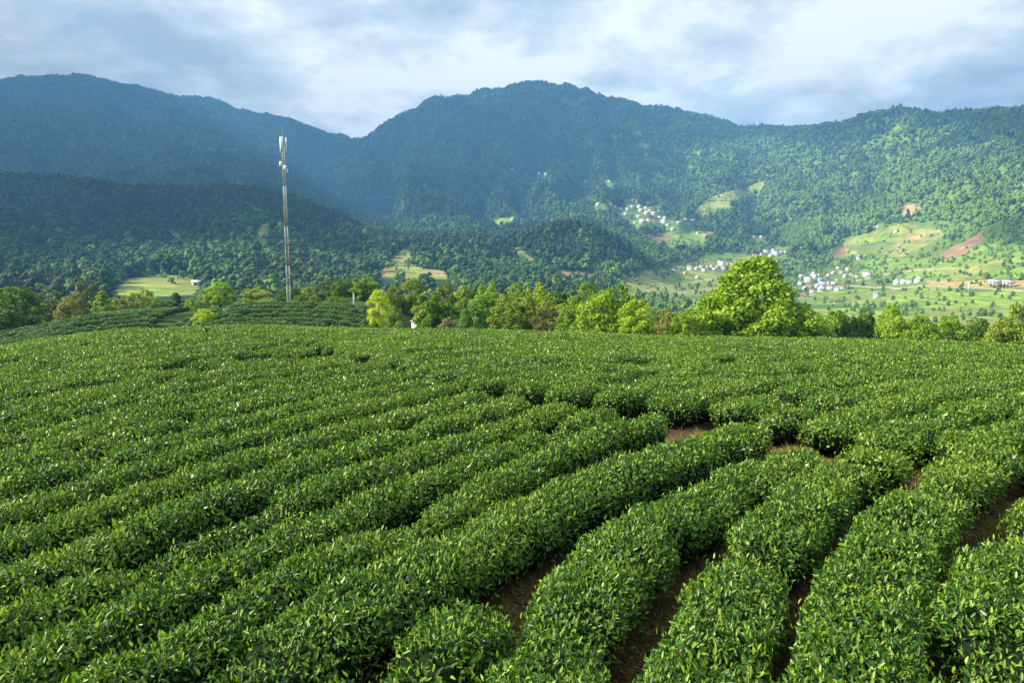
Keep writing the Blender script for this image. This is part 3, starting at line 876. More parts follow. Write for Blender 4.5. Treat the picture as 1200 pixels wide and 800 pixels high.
tint = np.where(pine[:, None], np.array([0.034, 0.060, 0.028]) * (0.7 + 0.6 * light), tint)
tint = np.where(bam[:, None], np.array([0.20, 0.33, 0.045]) * (0.75 + 0.5 * light), tint)
tint = np.where((valley & ~small & ~bam)[:, None], tint * 1.25, tint)
tint = np.where(small[:, None], np.array([0.115, 0.20, 0.032]) * (0.7 + 0.8 * light), tint)


def gn_wood(name, sel):
    m = bpy.data.meshes.new(name)
    k = int(sel.sum())
    m.vertices.add(k)
    m.vertices.foreach_set('co', np.stack([wx, wy, wz - 0.4], 1)[sel].astype(np.float32).ravel())
    for an, ty, key, dat in (('scl', 'FLOAT_VECTOR', 'vector', scl), ('rot', 'FLOAT_VECTOR', 'vector', rot),
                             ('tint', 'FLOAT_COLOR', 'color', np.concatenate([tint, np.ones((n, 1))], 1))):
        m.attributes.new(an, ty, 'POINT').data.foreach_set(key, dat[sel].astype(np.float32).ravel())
    m.attributes.new('pidx', 'INT', 'POINT').data.foreach_set('value', pidx[sel].astype(np.int32))
    o = new_obj(name, m)
    ng = bpy.data.node_groups.new('grow_wood', 'GeometryNodeTree')
    ng.interface.new_socket('Geometry', in_out='INPUT', socket_type='NodeSocketGeometry')
    ng.interface.new_socket('Geometry', in_out='OUTPUT', socket_type='NodeSocketGeometry')
    N, Lk = ng.nodes, ng.links
    gi, go = N.new('NodeGroupInput'), N.new('NodeGroupOutput')
    ip = N.new('GeometryNodeInstanceOnPoints')
    ci_ = N.new('GeometryNodeCollectionInfo')
    ci_.inputs['Collection'].default_value = protos
    ci_.inputs['Separate Children'].default_value = True
    ci_.inputs['Reset Children'].default_value = True

    def named(a, ty):
        nd = N.new('GeometryNodeInputNamedAttribute')
        nd.data_type = ty
        nd.inputs['Name'].default_value = a
        return nd.outputs['Attribute']
    e2r = N.new('FunctionNodeEulerToRotation')
    Lk.new(named('rot', 'FLOAT_VECTOR'), e2r.inputs[0])
    Lk.new(gi.outputs[0], ip.inputs['Points'])
    Lk.new(ci_.outputs[0], ip.inputs['Instance'])
    ip.inputs['Pick Instance'].default_value = True
    Lk.new(named('pidx', 'INT'), ip.inputs['Instance Index'])
    Lk.new(e2r.outputs[0], ip.inputs['Rotation'])
    Lk.new(named('scl', 'FLOAT_VECTOR'), ip.inputs['Scale'])
    Lk.new(ip.outputs[0], go.inputs[0])
    md = o.modifiers.new('wood', 'NODES')
    md.node_group = ng
    return tag(o, kind='stuff')


gn_wood('forest', np.ones(n, bool))
print('wood', n)


# ------------------------------------------------------------------ tea hedges
def heading(x, y):
    h = 33 + 1.7 * x + 0.5 * (y - 9) - 3.0 * np.maximum(0, 7.5 - y) * (1 if x > -1 else 0.3)
    return math.radians(float(np.clip(h, 6, 58)))


def heading2(x, y):
    return math.radians(float(np.clip(41 + 1.2 * x + 0.3 * (y - 15), 28, 66)))


def top_pts(pix):
    h, ok = march(np.array([p[0] for p in pix], float), np.array([p[1] for p in pix], float), 2.0, 80.0, 1600, lift=0.8)
    return h[:, :2]


PATH = top_pts([(330, 398), (370, 405), (440, 422), (500, 436), (570, 453), (640, 462), (710, 468), (765, 472), (830, 480), (900, 493), (960, 508), (1030, 518), (1110, 528), (1180, 552)])
PATH = PATH + np.array([0, 0.0])
PATH = np.concatenate([[PATH[0] + (PATH[0] - PATH[1]) / np.linalg.norm(PATH[0] - PATH[1]) * 26], PATH, [PATH[-1] + np.array([3.2, -1.6]), PATH[-1] + np.array([9, -3.0])]])


def arc(pl):
    return np.concatenate([[0], np.cumsum(np.linalg.norm(np.diff(pl, axis=0), axis=1))])


def resample(pl, step):
    a = arc(pl)
    q = np.arange(0, a[-1], step)
    return np.stack([np.interp(q, a, pl[:, 0]), np.interp(q, a, pl[:, 1])], 1)


PATH = resample(PATH, 0.25)
for _ in range(8):
    PATH[1:-1] = (PATH[:-2] + PATH[1:-1] * 2 + PATH[2:]) / 4


def path_side(p):
    """signed distance to the path: > 0 beyond it"""
    d = p - PATH
    i = int(np.argmin((d * d).sum(1)))
    j = min(max(i, 1), len(PATH) - 2)
    tg = PATH[j + 1] - PATH[j - 1]
    cr = tg[0] * d[i][1] - tg[1] * d[i][0]
    dist = math.hypot(*d[i])
    return dist if cr > 0 else -dist


def stream(p, hf, sgn, stop, step=0.3, grow=True):
    out, wid, p, w = [], [], np.array(p, float), 1.0
    while True:
        h = hf(*p)
        out.append(p.copy())
        wid.append(w)
        e = 0.2
        n_ = np.array([math.cos(h), -math.sin(h)])
        dh = (hf(*(p + n_ * e)) - hf(*(p - n_ * e))) / (2 * e)
        w *= math.exp(float(np.clip(dh * sgn, -.05, .05)) * step)
        p = p + sgn * step * np.array([math.sin(h), math.cos(h)])
        if stop(p) or len(out) > 400:
            return np.array(out), np.array(wid)


def path_half(p):
    return 0.02 + 0.46 * float(sstep(-3.0, 4.0, p[0])) + 0.12 * math.sin(p[0] * 2.3 + 1.0)


def in_field(p):
    u = p[0] / max(p[1], 3)
    return -1.3 < u < 1.2 and 1.0 < p[1] < 74 and p[0] > -64


ROWS = []          # (centre line, half widths)


def full_row(seed, hf, pitch, both=True):
    fwd, w1 = stream(seed, hf, 1, lambda p: p[1] > 74 or p[0] < -66 or path_side(p) > -path_half(p) - 0.12)
    bwd, w2 = stream(seed, hf, -1, lambda p: not in_field(p))
    ln, wd = np.concatenate([bwd[::-1], fwd[1:]]), np.concatenate([w2[::-1], w1[1:]]) * pitch
    ok = np.array([in_field(p) for p in ln])
    return ln[ok], wd[ok]


TR = {
    'a': [(1200, 800), (1200, 740), (1212, 680), (1248, 610), (1306, 560)],
    'b': [(994, 800), (996, 720), (1028, 640), (1090, 572), (1170, 520)],
    'c': [(826, 800), (830, 740), (860, 665), (905, 605), (965, 555), (1040, 522)],
    'd': [(645, 800), (667, 720), (716, 640), (790, 588), (868, 552), (950, 520)],
    'e': [(450, 800), (510, 745), (580, 700)],
    'f': [(230, 800), (330, 735), (470, 665), (580, 608), (680, 562), (790, 522), (890, 496)],
}
HALF = {'a': 0.66, 'b': 0.46, 'c': 0.46, 'd': 0.46, 'e': 0.43, 'f': 0.49}
rowf = None
for k, pix in TR.items():
    p = top_pts(pix)
    p = resample(p, 0.1)
    for _ in range(120):
        p[1:-1] = (p[:-2] + p[1:-1] * 2 + p[2:]) / 4
    d0 = p[0] - p[3]
    back = p[0] + d0 / np.linalg.norm(d0) * np.arange(3.6, 0.1, -0.3)[:, None]
    p = np.concatenate([back, p])
    if k == 'f': rowf = p
    ROWS.append((p, np.full(len(p), HALF[k]), k))
ROWS.append((np.array([[-1.45, 1.2], [-1.1, 2.4], [-0.8, 3.6], [-0.55, 4.75]]), np.full(4, 0.36), 'e2'))
# rows to the left of row f: walk across the field and start one every 1.1 m
i0 = int(np.argmin(np.abs(rowf[:, 1] - 8.6)))
p = rowf[i0].copy()
dist, k, nleft = 0.0, 0, 0
step = 0.05
gaps = 1.09
while p[0] > -62 and nleft < 70:
    h = heading(*p)
    p = p + step * np.array([-math.cos(h), math.sin(h)])
    dist += step
    if dist >= gaps:
        dist = 0
        gaps = rng.uniform(0.90, 1.02) * (1 + 0.010 * nleft)
        ln, wd = full_row(p, heading, gaps)
        if len(ln) > 4:
            ROWS.append((ln, np.minimum(wd * (0.355 - 0.055 * sstep(8, 22, np.hypot(ln[:, 0], ln[:, 1]))), 0.8), 'left'))
            nleft += 1
# rows beyond the path
pa = arc(PATH)
q, nfar = 4.0, 0
far_rows = []
while q < pa[-1] - 1.0:
    b = np.array([np.interp(q, pa, PATH[:, 0]), np.interp(q, pa, PATH[:, 1])])
    i = min(int(q / 0.25) + 1, len(PATH) - 2)
    tg = PATH[i + 1] - PATH[i - 1]
    h = heading2(*b)
    hp = math.atan2(tg[0], tg[1])
    b = b + (path_half(b) + 0.42 + 0.3 * rng.uniform(-1, 1)) * np.array([math.sin(h), math.cos(h)])
    if path_side(b) > 0 and in_field(b):
        ln, wd = stream(b, heading2, 1, lambda p: not in_field(p) or path_side(p) < 0.3)
        if len(ln) > 6:
            far_rows.append((ln, np.minimum(wd * 0.53, 0.9), 'beyond'))
    q += 1.24 * rng.uniform(0.94, 1.08) / max(0.45, abs(math.sin(hp - h)))
ROWS += far_rows


def hedge_mesh(name, line, half, seed, height=0.84, far=False, rough=1.0):
    g = np.random.default_rng(seed)
    a0 = arc(line)
    dmin = np.hypot(line[:, 0], line[:, 1]).min()
    ds = 0.11 if dmin < 10 else (0.2 if dmin < 24 else 0.4)
    s = np.arange(0, a0[-1] + ds, ds)
    cx_, cy_ = np.interp(s, a0, line[:, 0]), np.interp(s, a0, line[:, 1])
    hw = np.interp(s, a0, half)
    sw = 0.11 * fbm(s / 1.7, s * 0 + seed, 5, 2)
    tx, ty = np.gradient(cx_), np.gradient(cy_)
    tl = np.hypot(tx, ty) + 1e-9
    tx, ty = tx / tl, ty / tl
    nx, ny = ty, -tx
    cx_, cy_ = cx_ + nx * sw, cy_ + ny * sw
    # bushes one beside the other, each a little wider or taller; round ends
    bush = fbm(s / 0.62, s * 0 + seed * 1.7, 6, 2)
    hw = hw * (1 + 0.26 * rough * bush)
    hgt = height * (1 + 0.15 * rough * fbm(s / 0.7, s * 0 + seed * 2.3, 7, 2) + 0.05 * fbm(s / 4, s * 0 + seed, 8, 2))
    # now and then a weak bush
    weak = sstep(0.38, 0.62, fbm(s / 1.3, s * 0 + seed * 3.1, 9, 2))
    hw, hgt = hw * (1 - 0.35 * weak), hgt * (1 - 0.28 * weak)
    e = np.minimum(s, s[-1] - s)
    er = np.sqrt(np.clip(1 - (1 - np.clip(e / 0.55, 0, 1)) ** 2, 0.02, 1))
    M = 13
    th = np.linspace(-0.13 * math.pi, 1.13 * math.pi, M)
    cs, sn = np.cos(th), np.sin(th)
    ox = np.sign(cs) * np.abs(cs) ** 0.62
    oz = np.where(sn > 0, np.abs(sn) ** 0.42, sn * 1.0)
    zmid = 0.50 * hgt
    X = cx_[:, None] - nx[:, None] * ox * (hw * er)[:, None]
    Y = cy_[:, None] - ny[:, None] * ox * (hw * er)[:, None]
    gz = ground_z(cx_, cy_)
    lump = 0.10 * (0.4 + 0.6 * rough) * fbm(X / 0.40 + seed, Y / 0.40, 11, 3)
    Z = gz[:, None] + zmid[:, None] + oz * ((hgt - zmid) * (0.45 + 0.55 * er))[:, None] + lump * np.clip(oz, 0, 1)
    Z += np.where(oz < 0, oz * 0.25, 0)
    G = np.stack([X, Y, Z], -1)
    K = len(s)
    # leaves
    seg = np.linalg.norm(np.diff(G, axis=1), axis=2).sum(1)          # length round the section
    D = np.sqrt(cx_ ** 2 + cy_ ** 2 + (gz + hgt) ** 2)
    u = cx_ / np.maximum(cy_, 0.5)
    if far:
        dens = np.full(K, 300.0)
    else:
        dens = np.interp(D, [5, 9, 14, 22, 32, 48, 70], [2500, 2100, 1550, 1080, 760, 520, 330])
        dens = dens * np.where((np.abs(u) > 1.0) | (cy_ < 2.4), 0.35, 1.0)
    wgt = dens * seg * ds
    N = int(wgt.sum())
    cum = np.cumsum(wgt)
    fi = np.interp(g.uniform(0, cum[-1], N), cum, np.arange(K))
    jl = np.concatenate([[0], np.cumsum(np.linalg.norm(np.diff(G, axis=1), axis=2).mean(0))])
    fj = np.clip(np.interp(g.uniform(0, jl[-1], N), jl, np.arange(M)), 0, M - 1.001)
    fi = np.clip(fi, 0, K - 1.001)
    i, j = fi.astype(int), fj.astype(int)
    a, b = (fi - i)[:, None], (fj - j)[:, None]
    p00, p10, p01, p11 = G[i, j], G[i + 1, j], G[i, j + 1], G[i + 1, j + 1]
    p = (p00 * (1 - a) + p10 * a) * (1 - b) + (p01 * (1 - a) + p11 * a) * b
    t1 = (p10 - p00) * (1 - b) + (p11 - p01) * b
    t2 = (p01 - p00) * (1 - a) + (p11 - p10) * a
    nrm = unit(np.cross(t2, t1))
    ctr = np.stack([cx_[i], cy_[i], gz[i] + 0.45 * hgt[i]], 1)
    nrm *= np.sign((nrm * (p - ctr)).sum(1))[:, None]
    # the lower flanks are thin: let stems and shade show
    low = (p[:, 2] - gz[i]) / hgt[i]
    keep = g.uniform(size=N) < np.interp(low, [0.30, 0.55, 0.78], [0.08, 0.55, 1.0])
    if not far: keep &= g.uniform(size=N) > 0.42 * sstep(0.08, 0.5, fbm(p[:, 0] / 0.24 + seed, p[:, 1] / 0.24 + p[:, 2] / 0.3, 14, 3))
    if weak.any(): keep &= g.uniform(size=N) > 0.45 * weak[i]
    p, nrm, i, low = p[keep], nrm[keep], i[keep], low[keep]
    N = len(p)
    d_ = D[i]
    tangent = unit(g.normal(size=(N, 3)))
    axis = unit(tangent * 1.0 + nrm * g.uniform(0.1, 1.0, N)[:, None] + np.array([0, 0, 0.35]))
    fn = unit(nrm + g.normal(size=(N, 3)) * 0.42 + np.array([0, 0, 0.25]))
    off = g.uniform(-0.12 if not far else -0.07, 0.06, N) + 0.045 * fbm(p[:, 0] / 0.16, p[:, 1] / 0.16 + p[:, 2] / 0.2, 13, 2)
    if far:
        L = g.uniform(0.12, 0.24, N)
    else:
        L = np.interp(d_, [5, 10, 20, 40, 60], [0.068, 0.069, 0.075, 0.10, 0.135]) * g.uniform(0.62, 1.25, N)
        shoot = g.uniform(size=N) < 0.075 * np.clip((low - 0.6) / 0.3, 0, 1)          # upright young shoots
        axis = np.where(shoot[:, None], unit(tangent * 0.5 + np.array([0, 0, 1.0])), axis)
        off = np.where(shoot, off + 0.05, off)
    p = p + nrm * off[:, None] - axis * (L * 0.35)[:, None]
    near = (d_ < 13) & (not far)
    if far: shoot = np.zeros(N, bool)
    V, Q, nb, SH = [], [], 0, []
    if near.any():
        m_ = near
        v, q_ = leaf_six(p[m_], axis[m_], fn[m_], L[m_], L[m_] * g.uniform(0.29, 0.42, m_.sum()), g.uniform(-0.3, 1.0, m_.sum()))
        SH += [shoot[m_], shoot[m_]]
        V.append(v); Q.append(q_); nb += len(v)
    if (~near).any():
        m_ = ~near
        v, q_ = leaf_quads(p[m_], axis[m_], fn[m_], L[m_], L[m_] * g.uniform(0.38, 0.54, m_.sum()))
        SH.append(shoot[m_])
        V.append(v); Q.append(q_ + nb); nb += len(v)
    nleaf = sum(len(x) for x in Q)
    # hull inside the hedge: its near-black colour stands for shade among the leaves
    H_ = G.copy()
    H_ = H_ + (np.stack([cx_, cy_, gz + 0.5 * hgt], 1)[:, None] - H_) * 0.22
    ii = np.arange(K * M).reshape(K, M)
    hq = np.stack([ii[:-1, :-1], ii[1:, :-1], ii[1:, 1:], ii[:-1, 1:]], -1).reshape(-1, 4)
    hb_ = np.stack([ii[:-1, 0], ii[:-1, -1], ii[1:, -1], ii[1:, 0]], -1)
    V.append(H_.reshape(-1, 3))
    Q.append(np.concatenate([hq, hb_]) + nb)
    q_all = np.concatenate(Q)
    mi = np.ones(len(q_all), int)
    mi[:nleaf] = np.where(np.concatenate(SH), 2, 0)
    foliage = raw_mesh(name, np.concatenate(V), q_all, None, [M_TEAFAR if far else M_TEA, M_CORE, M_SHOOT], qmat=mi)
    stems = None
    if not far and dmin < 26:
        sb = MB()
        sel = np.where((D < 27) & (np.abs(u) < 0.85) & (er > 0.85))[0]
        if len(sel) > 3:
            count = int(len(sel) * ds * 7)
            for k in g.choice(sel, count):
                o_ = g.uniform(-0.8, 0.8) * hw[k] * er[k]
                x0, y0 = cx_[k] + nx[k] * o_ * 0.75, cy_[k] + ny[k] * o_ * 0.75
                x1, y1 = x0 + nx[k] * o_ * 0.45 + g.normal() * 0.06, y0 + ny[k] * o_ * 0.45 + g.normal() * 0.06
                z0 = gz[k] - 0.05
                r_ = g.uniform(0.006, 0.013)
                sb.tube([[x0, y0, z0], [(x0 + x1) / 2 + g.normal() * 0.03, (y0 + y1) / 2 + g.normal() * 0.03, z0 + 0.25], [x1, y1, z0 + 0.46]], [r_ * 1.3, r_, r_ * 0.7], 4)
            stems = sb.mesh('stems', [M_STEM])
    return foliage, stems


def ordinal(k):
    w_ = ['first', 'second', 'third', 'fourth', 'fifth', 'sixth', 'seventh', 'eighth', 'ninth', 'tenth', 'eleventh', 'twelfth', 'thirteenth', 'fourteenth', 'fifteenth',
          'sixteenth', 'seventeenth', 'eighteenth', 'nineteenth', 'twentieth']
    if k <= 20: return w_[k - 1]
    tens = {2: 'twenty', 3: 'thirty', 4: 'forty', 5: 'fifty'}
    tenth = {3: 'thirtieth', 4: 'fortieth', 5: 'fiftieth'}
    return tenth[k // 10] if k % 10 == 0 else tens[k // 10] + '-' + w_[k % 10 - 1]


ROW_LABEL = {
    'a': 'broad tea hedge filling the bottom right corner of the field',
    'b': 'tea hedge just left of the broad corner hedge, second from the right edge',
    'c': 'tea hedge between two bare earth furrows, third from the right edge',
    'd': 'dark green tea hedge curving beside the brown earth patch, fourth from the right edge',
    'e': 'short tea hedge ending at the brown earth patch in the foreground',
    'f': 'long tea hedge passing just behind the end of the short foreground hedge',
    'e2': 'tip of a tea hedge at the bottom edge, beside the dark green curving hedge',
}
cl_, cb_ = 0, 0
nleaf_total = 0
for k, (ln, hw, kind) in enumerate(ROWS):
    fo, st = hedge_mesh('foliage', ln, hw, 500 + k, height=0.76 if kind == 'left' else 0.74 if kind != 'e2' else 0.68, rough=0.45 if kind == 'left' else 1.0)
    if kind == 'left':
        cl_ += 1
        lab = '%s tea hedge to the left behind the long hedge at the short hedge end' % ordinal(cl_)
    elif kind == 'beyond':
        cb_ += 1
        lab = '%s tea hedge of the block behind the earth path, counted from the far left' % ordinal(cb_)
    else:
        lab = ROW_LABEL[kind]
    m0 = len(ln) // 2
    base_ = Vector((ln[m0][0], ln[m0][1], float(ground_z(ln[m0][0], ln[m0][1]))))
    r_ = new_obj('tea_hedge', None)
    r_.location = base_
    tag(r_, lab, 'tea hedge', 'tea hedges of the field on the near hill')
    for nm, me_ in (('foliage', fo), ('stems', st)):
        if me_ is None: continue
        c_ = new_obj(nm, me_, r_)
        c_.matrix_parent_inverse.identity()
        c_.location = -base_
        if nm == 'stems': c_['kind'] = 'stuff'
    nleaf_total += len(fo.polygons)
print('hedges', len(ROWS), 'leaf faces', nleaf_total, 'left', cl_, 'beyond', cb_)

# ------------------------------------------------------------------ grass and dead leaves on the earth between the hedges
g = np.random.default_rng(77)
gp = []
n_ = 330000
px_, py_ = g.uniform(-7, 11.5, n_), g.uniform(3.6, 19, n_)
occ = np.zeros((420, 380), bool)           # 5 cm cells under the hedges
for ln, hw_, _ in ROWS:
    for p_ in resample(ln, 0.15):
        i_, j_ = int((p_[0] + 8) / 0.05), int((p_[1] - 2) / 0.05)
        if -10 < i_ < 430 and -10 < j_ < 390:
            occ[max(i_ - 6, 0):max(i_ + 7, 0), max(j_ - 6, 0):max(j_ + 7, 0)] = True
okm = ~occ[np.clip(((px_ + 8) / 0.05).astype(int), 0, 419), np.clip(((py_ - 2) / 0.05).astype(int), 0, 379)]
okm &= fbm(px_ / 0.8, py_ / 0.8, 55, 3) > -0.25
px_, py_ = px_[okm][:70000], py_[okm][:70000]
pz_ = ground_z(px_, py_)
n_ = len(px_)
ax_ = unit(g.normal(size=(n_, 3)) * np.array([1, 1, 0.3]) + np.array([0, 0, 0.8]))
v, q_ = leaf_quads(np.stack([px_, py_, pz_], 1), ax_, unit(g.normal(size=(n_, 3))), g.uniform(0.06, 0.20, n_) * (0.6 + 0.9 * vnoise(px_ / 0.35, py_ / 0.35, 57)), g.uniform(0.007, 0.016, n_))
M_GRASS = leaf_mat('path_grass', (0.30, 0.21, 0.085), (0.24, 0.20, 0.06), (0.10, 0.19, 0.03), 0.7, 0.2, 0.3)
tag(new_obj('grass', raw_mesh('grass', v, q_, None, [M_GRASS])), kind='stuff')
px_, py_ = px_[::2] + g.normal(0, 0.03, len(px_[::2])), py_[::2]
n_ = len(px_)
ax_ = unit(g.normal(size=(n_, 3)) * np.array([1, 1, 0.15]))
v, q_ = leaf_quads(np.stack([px_, py_, ground_z(px_, py_) + 0.012], 1), ax_, unit(g.normal(size=(n_, 3)) * 0.3 + np.array([0, 0, 1])), g.uniform(0.05, 0.09, n_), g.uniform(0.02, 0.035, n_))
M_DEAD = leaf_mat('dead_leaves', (0.14, 0.075, 0.03), (0.26, 0.15, 0.065), (0.40, 0.27, 0.13), 0.8, 0.2, 0.1)
tag(new_obj('leaves', raw_mesh('leaves', v, q_, None, [M_DEAD])), kind='stuff')

# ------------------------------------------------------------------ clipped tea on the knoll with the mast
KR = []
for k in range(7):          # right-hand part: long level rows
    y0 = 88.0 + 2.0 * k
    x0, x1 = (-41.5 + 0.35 * k, -15.2 - 0.55 * k)
    xs = np.linspace(x0 + rng.uniform(-0.5, 0.5), x1, 40)
    KR.append((np.stack([xs, y0 - 0.012 * (xs + 30) ** 2 + 0.06 * (xs + 30)], 1), 'right', k + 1))
for k in range(9):         # left-hand part: rows bending up the slope
    xs = np.linspace(-76 + 0.9 * k, -46.5 - 0.25 * k, 44)
    KR.append((np.stack([xs, 86.0 + 2.15 * k + 0.34 * (xs + 60) - 0.012 * (xs + 56) ** 2 + 2.0], 1), 'left', k + 1))
for k in range(9):
    xs = np.linspace(-45.6 + k * 0.25, -42.0 + 0.2 * k, 10)
    KR.append((np.stack([xs, 84 + 2.1 * k + 0.2 * (xs + 44)], 1), 'saddle', k + 1))
for k in range(8):
    xs = np.linspace(-84, -48 + 0.6 * k, 40)
    KR.append((np.stack([xs, 68.5 + 2.15 * k + 0.30 * (xs + 66)], 1), 'low', k + 1))
KLAB = {'right': '%s level terrace row of clipped tea in front of the mast, counted uphill',
        'left': '%s curving terrace row of clipped tea on the left knoll, counted uphill',
        'saddle': '%s short tea row in the dip between the two terraced knolls, counted uphill',
        'low': '%s low tea row beyond the left side of the hill, counted uphill'}
for k, (ln, kind, no) in enumerate(KR):
    fo, _ = hedge_mesh('foliage', ln, np.full(len(ln), 0.46), 900 + k, height=1.05, far=True)
    o = new_obj('tea_hedge', fo)
    tag(o, KLAB[kind] % ordinal(no), 'tea hedge', 'clipped terrace rows on the far knoll')

# ------------------------------------------------------------------ mast
def place(px, Y, lift=0.0):
    """point on the land in the direction of a photo column, Y metres ahead"""
    x = (px - 600) / FPX * Y
    for _ in range(6):
        z = float(ground_z(x, Y))
        zc = Y * math.cos(PITCH) - z * math.sin(PITCH)
        x = (px - 600) / FPX * zc
    return Vector((x, Y, float(ground_z(x, Y)) + lift))


def z_at(px, py, Y):
    d = pix_dir(px, py)
    return float(d[2] / d[1] * Y)


mp = place(338, 124)
mast_h = z_at(332, 171, 124) - mp.z
root = new_obj('radio_mast', None, loc=mp)
tag(root, 'tall slim lattice radio mast in pale and brownish bands on the tea knoll', 'radio mast')
bands = 8
bw, tw = 0.36, 0.26
for k in range(bands):
    mb = MB()
    z0, z1 = mast_h * k / bands, mast_h * (k + 1) / bands
    def cor(z):
        r_ = bw + (tw - bw) * z / mast_h
        return [np.array([r_ * math.cos(a), r_ * math.sin(a), z]) for a in (0.3, 0.3 + 2.094, 0.3 + 4.189)]
    A_, B_ = cor(z0), cor(z1)
    for a, b in zip(A_, B_): mb.tube([a, b], 0.05, 6)
    ns = 5
    for s in range(ns):
        c0, c1 = cor(z0 + (z1 - z0) * s / ns), cor(z0 + (z1 - z0) * (s + 1) / ns)
        for a in range(3):
            mb.tube([c0[a], c0[(a + 1) % 3]], 0.022, 4)
            mb.tube([c0[a], c1[(a + 1) % 3]], 0.022, 4)
    c_ = new_obj('mast_section', mb.mesh('mast_section', [M_RUST if k in (2, 4, 6) else M_STEEL]), root)
    if k in (2, 4, 6): c_['label'] = 'brownish lattice section'
    # feeder cables run up inside
mb = MB()
for a in (0.05, -0.05, 0.12):
    mb.tube([[a, 0.12, 0.2], [a, 0.10, mast_h - 1.5]], 0.03, 5)
new_obj('feeder_cable', mb.mesh('feeder_cable', [M_DARK]), root)
mb = MB(); mb.box((0, 0, 0.0), (1.9, 1.9, 0.7)); new_obj('base', mb.mesh('base', [M_CONC]), root)
mb = MB()
for a in range(3):
    an = 0.3 + a * 2.094
    mb.tube([[0, 0, mast_h - 0.7], [0.42 * math.cos(an), 0.42 * math.sin(an), mast_h - 0.7]], 0.04, 5)
    mb.tube([[0, 0, mast_h + 0.9], [0.42 * math.cos(an), 0.42 * math.sin(an), mast_h + 0.9]], 0.04, 5)
mb.tube([[0, 0, mast_h - 0.2], [0, 0, mast_h + 1.6]], 0.09, 6)
new_obj('bracket', mb.mesh('bracket', [M_STEEL]), root)
for a in range(3):
    an = 0.3 + a * 2.094
    mb = MB()
    mb.box((0.54 * math.cos(an), 0.54 * math.sin(an), mast_h + 0.1), (0.18, 0.34, 2.5), an)
    new_obj('antenna', mb.mesh('antenna', [M_ANT]), root)
for zz_, an, sz_ in ((mast_h - 2.9, 2.6, 0.5), (mast_h - 3.6, 5.6, 0.4), (mast_h - 4.1, 0.6, 0.45)):
    mb = MB()
    mb.box((0.52 * math.cos(an), 0.52 * math.sin(an), zz_), (0.3, sz_, 0.75), an)
    new_obj('radio_unit', mb.mesh('radio_unit', [M_ANT]), root)
mb = MB()
mb.tube([[0, 0, mast_h + 1.5], [0, 0, mast_h + 3.2]], [0.03, 0.012], 5)
new_obj('lightning_rod', mb.mesh('lightning_rod', [M_STEEL]), root)

# a short white post on the knoll
pp = place(415, 101)
mb = MB()
mb.tube([[0, 0, -0.3], [0, 0, 2.6]], [0.13, 0.10], 8)
mb.box((0, 0, 2.64), (0.3, 0.3, 0.08))
tag(new_obj('post', mb.mesh('post', [M_CONC]), loc=pp), 'short pale concrete post standing beside the bright yellow-green tree', 'post')

# ------------------------------------------------------------------ trees behind the field
KINDS = {
    'big': dict(H=10.2, Wd=12.6, z0=0.5, style='dome', nl=20000, leaf=0.36, lobes=130, lobe_r=0.088, rad=0.36, multi=2),
    'roundA': dict(H=8, Wd=6.6, z0=1.2, style='round', nl=7000, leaf=0.32, lobes=58, lobe_r=0.125, rad=0.20),
    'roundB': dict(H=8, Wd=6.0, z0=1.6, style='umbrella', nl=6000, leaf=0.34, lobes=48, lobe_r=0.135, rad=0.18),
    'bushA': dict(H=5, Wd=6.2, z0=0.2, style='bush', nl=6000, leaf=0.27, lobes=52, lobe_r=0.125, rad=0.12, multi=3),
    'bushB': dict(H=5, Wd=5.0, z0=0.2, style='bush', nl=4600, leaf=0.27, lobes=40, lobe_r=0.14, rad=0.11, multi=3),
    'tall': dict(H=10, Wd=5.4, z0=1.6, style='column', nl=5600, leaf=0.34, lobes=46, lobe_r=0.15, rad=0.20),
    'loose': dict(H=8.5, Wd=6.4, z0=1.4, style='round', nl=3800, leaf=0.34, lobes=44, lobe_r=0.12, rad=0.17),
    'cone': dict(H=9, Wd=5.0, z0=1.0, style='cone', nl=4600, leaf=0.31, lobes=44, lobe_r=0.13, rad=0.18),
}
TM = {}
for i, (k, d) in enumerate(KINDS.items()):
    cm, c, lr = crown_mesh('crown', 1000 + i, d['H'], d['Wd'], d['z0'], d['style'], d['nl'], d['leaf'], d['lobes'], d['lobe_r'])
    TM[k] = (cm, trunk_mesh('trunk', 1000 + i, d['H'], d['z0'], c, d['rad'], d.get('multi', 1)), d)
YEL, BRI, MID, DRK, OLI, BRO = (0.30, 0.38, 0.026), (0.20, 0.30, 0.024), (0.145, 0.25, 0.024), (0.078, 0.15, 0.020), (0.20, 0.26, 0.034), (0.20, 0.205, 0.05)


def add_tree(px, py, Y, wpx, kind, col, label, group=None, cat='tree', name='tree'):
    b = place(px, Y)
    h = z_at(px, py, Y) - b.z
    d = TM[kind][2]
    w = wpx / FPX * Y * 1.16
    r_ = new_obj(name, None, loc=b)
    r_.rotation_euler = (0, 0, rng.uniform(0, 6.28))
    r_.scale = (w / d['Wd'], w / d['Wd'], max(h, 1.2) / d['H'])
    tag(r_, label, cat, group)
    cr = new_obj('crown', TM[kind][0], r_)
    cr.color = (*(np.array(col) * rng.uniform(0.9, 1.1)), 1)
    new_obj('trunk', TM[kind][1], r_)
    return r_


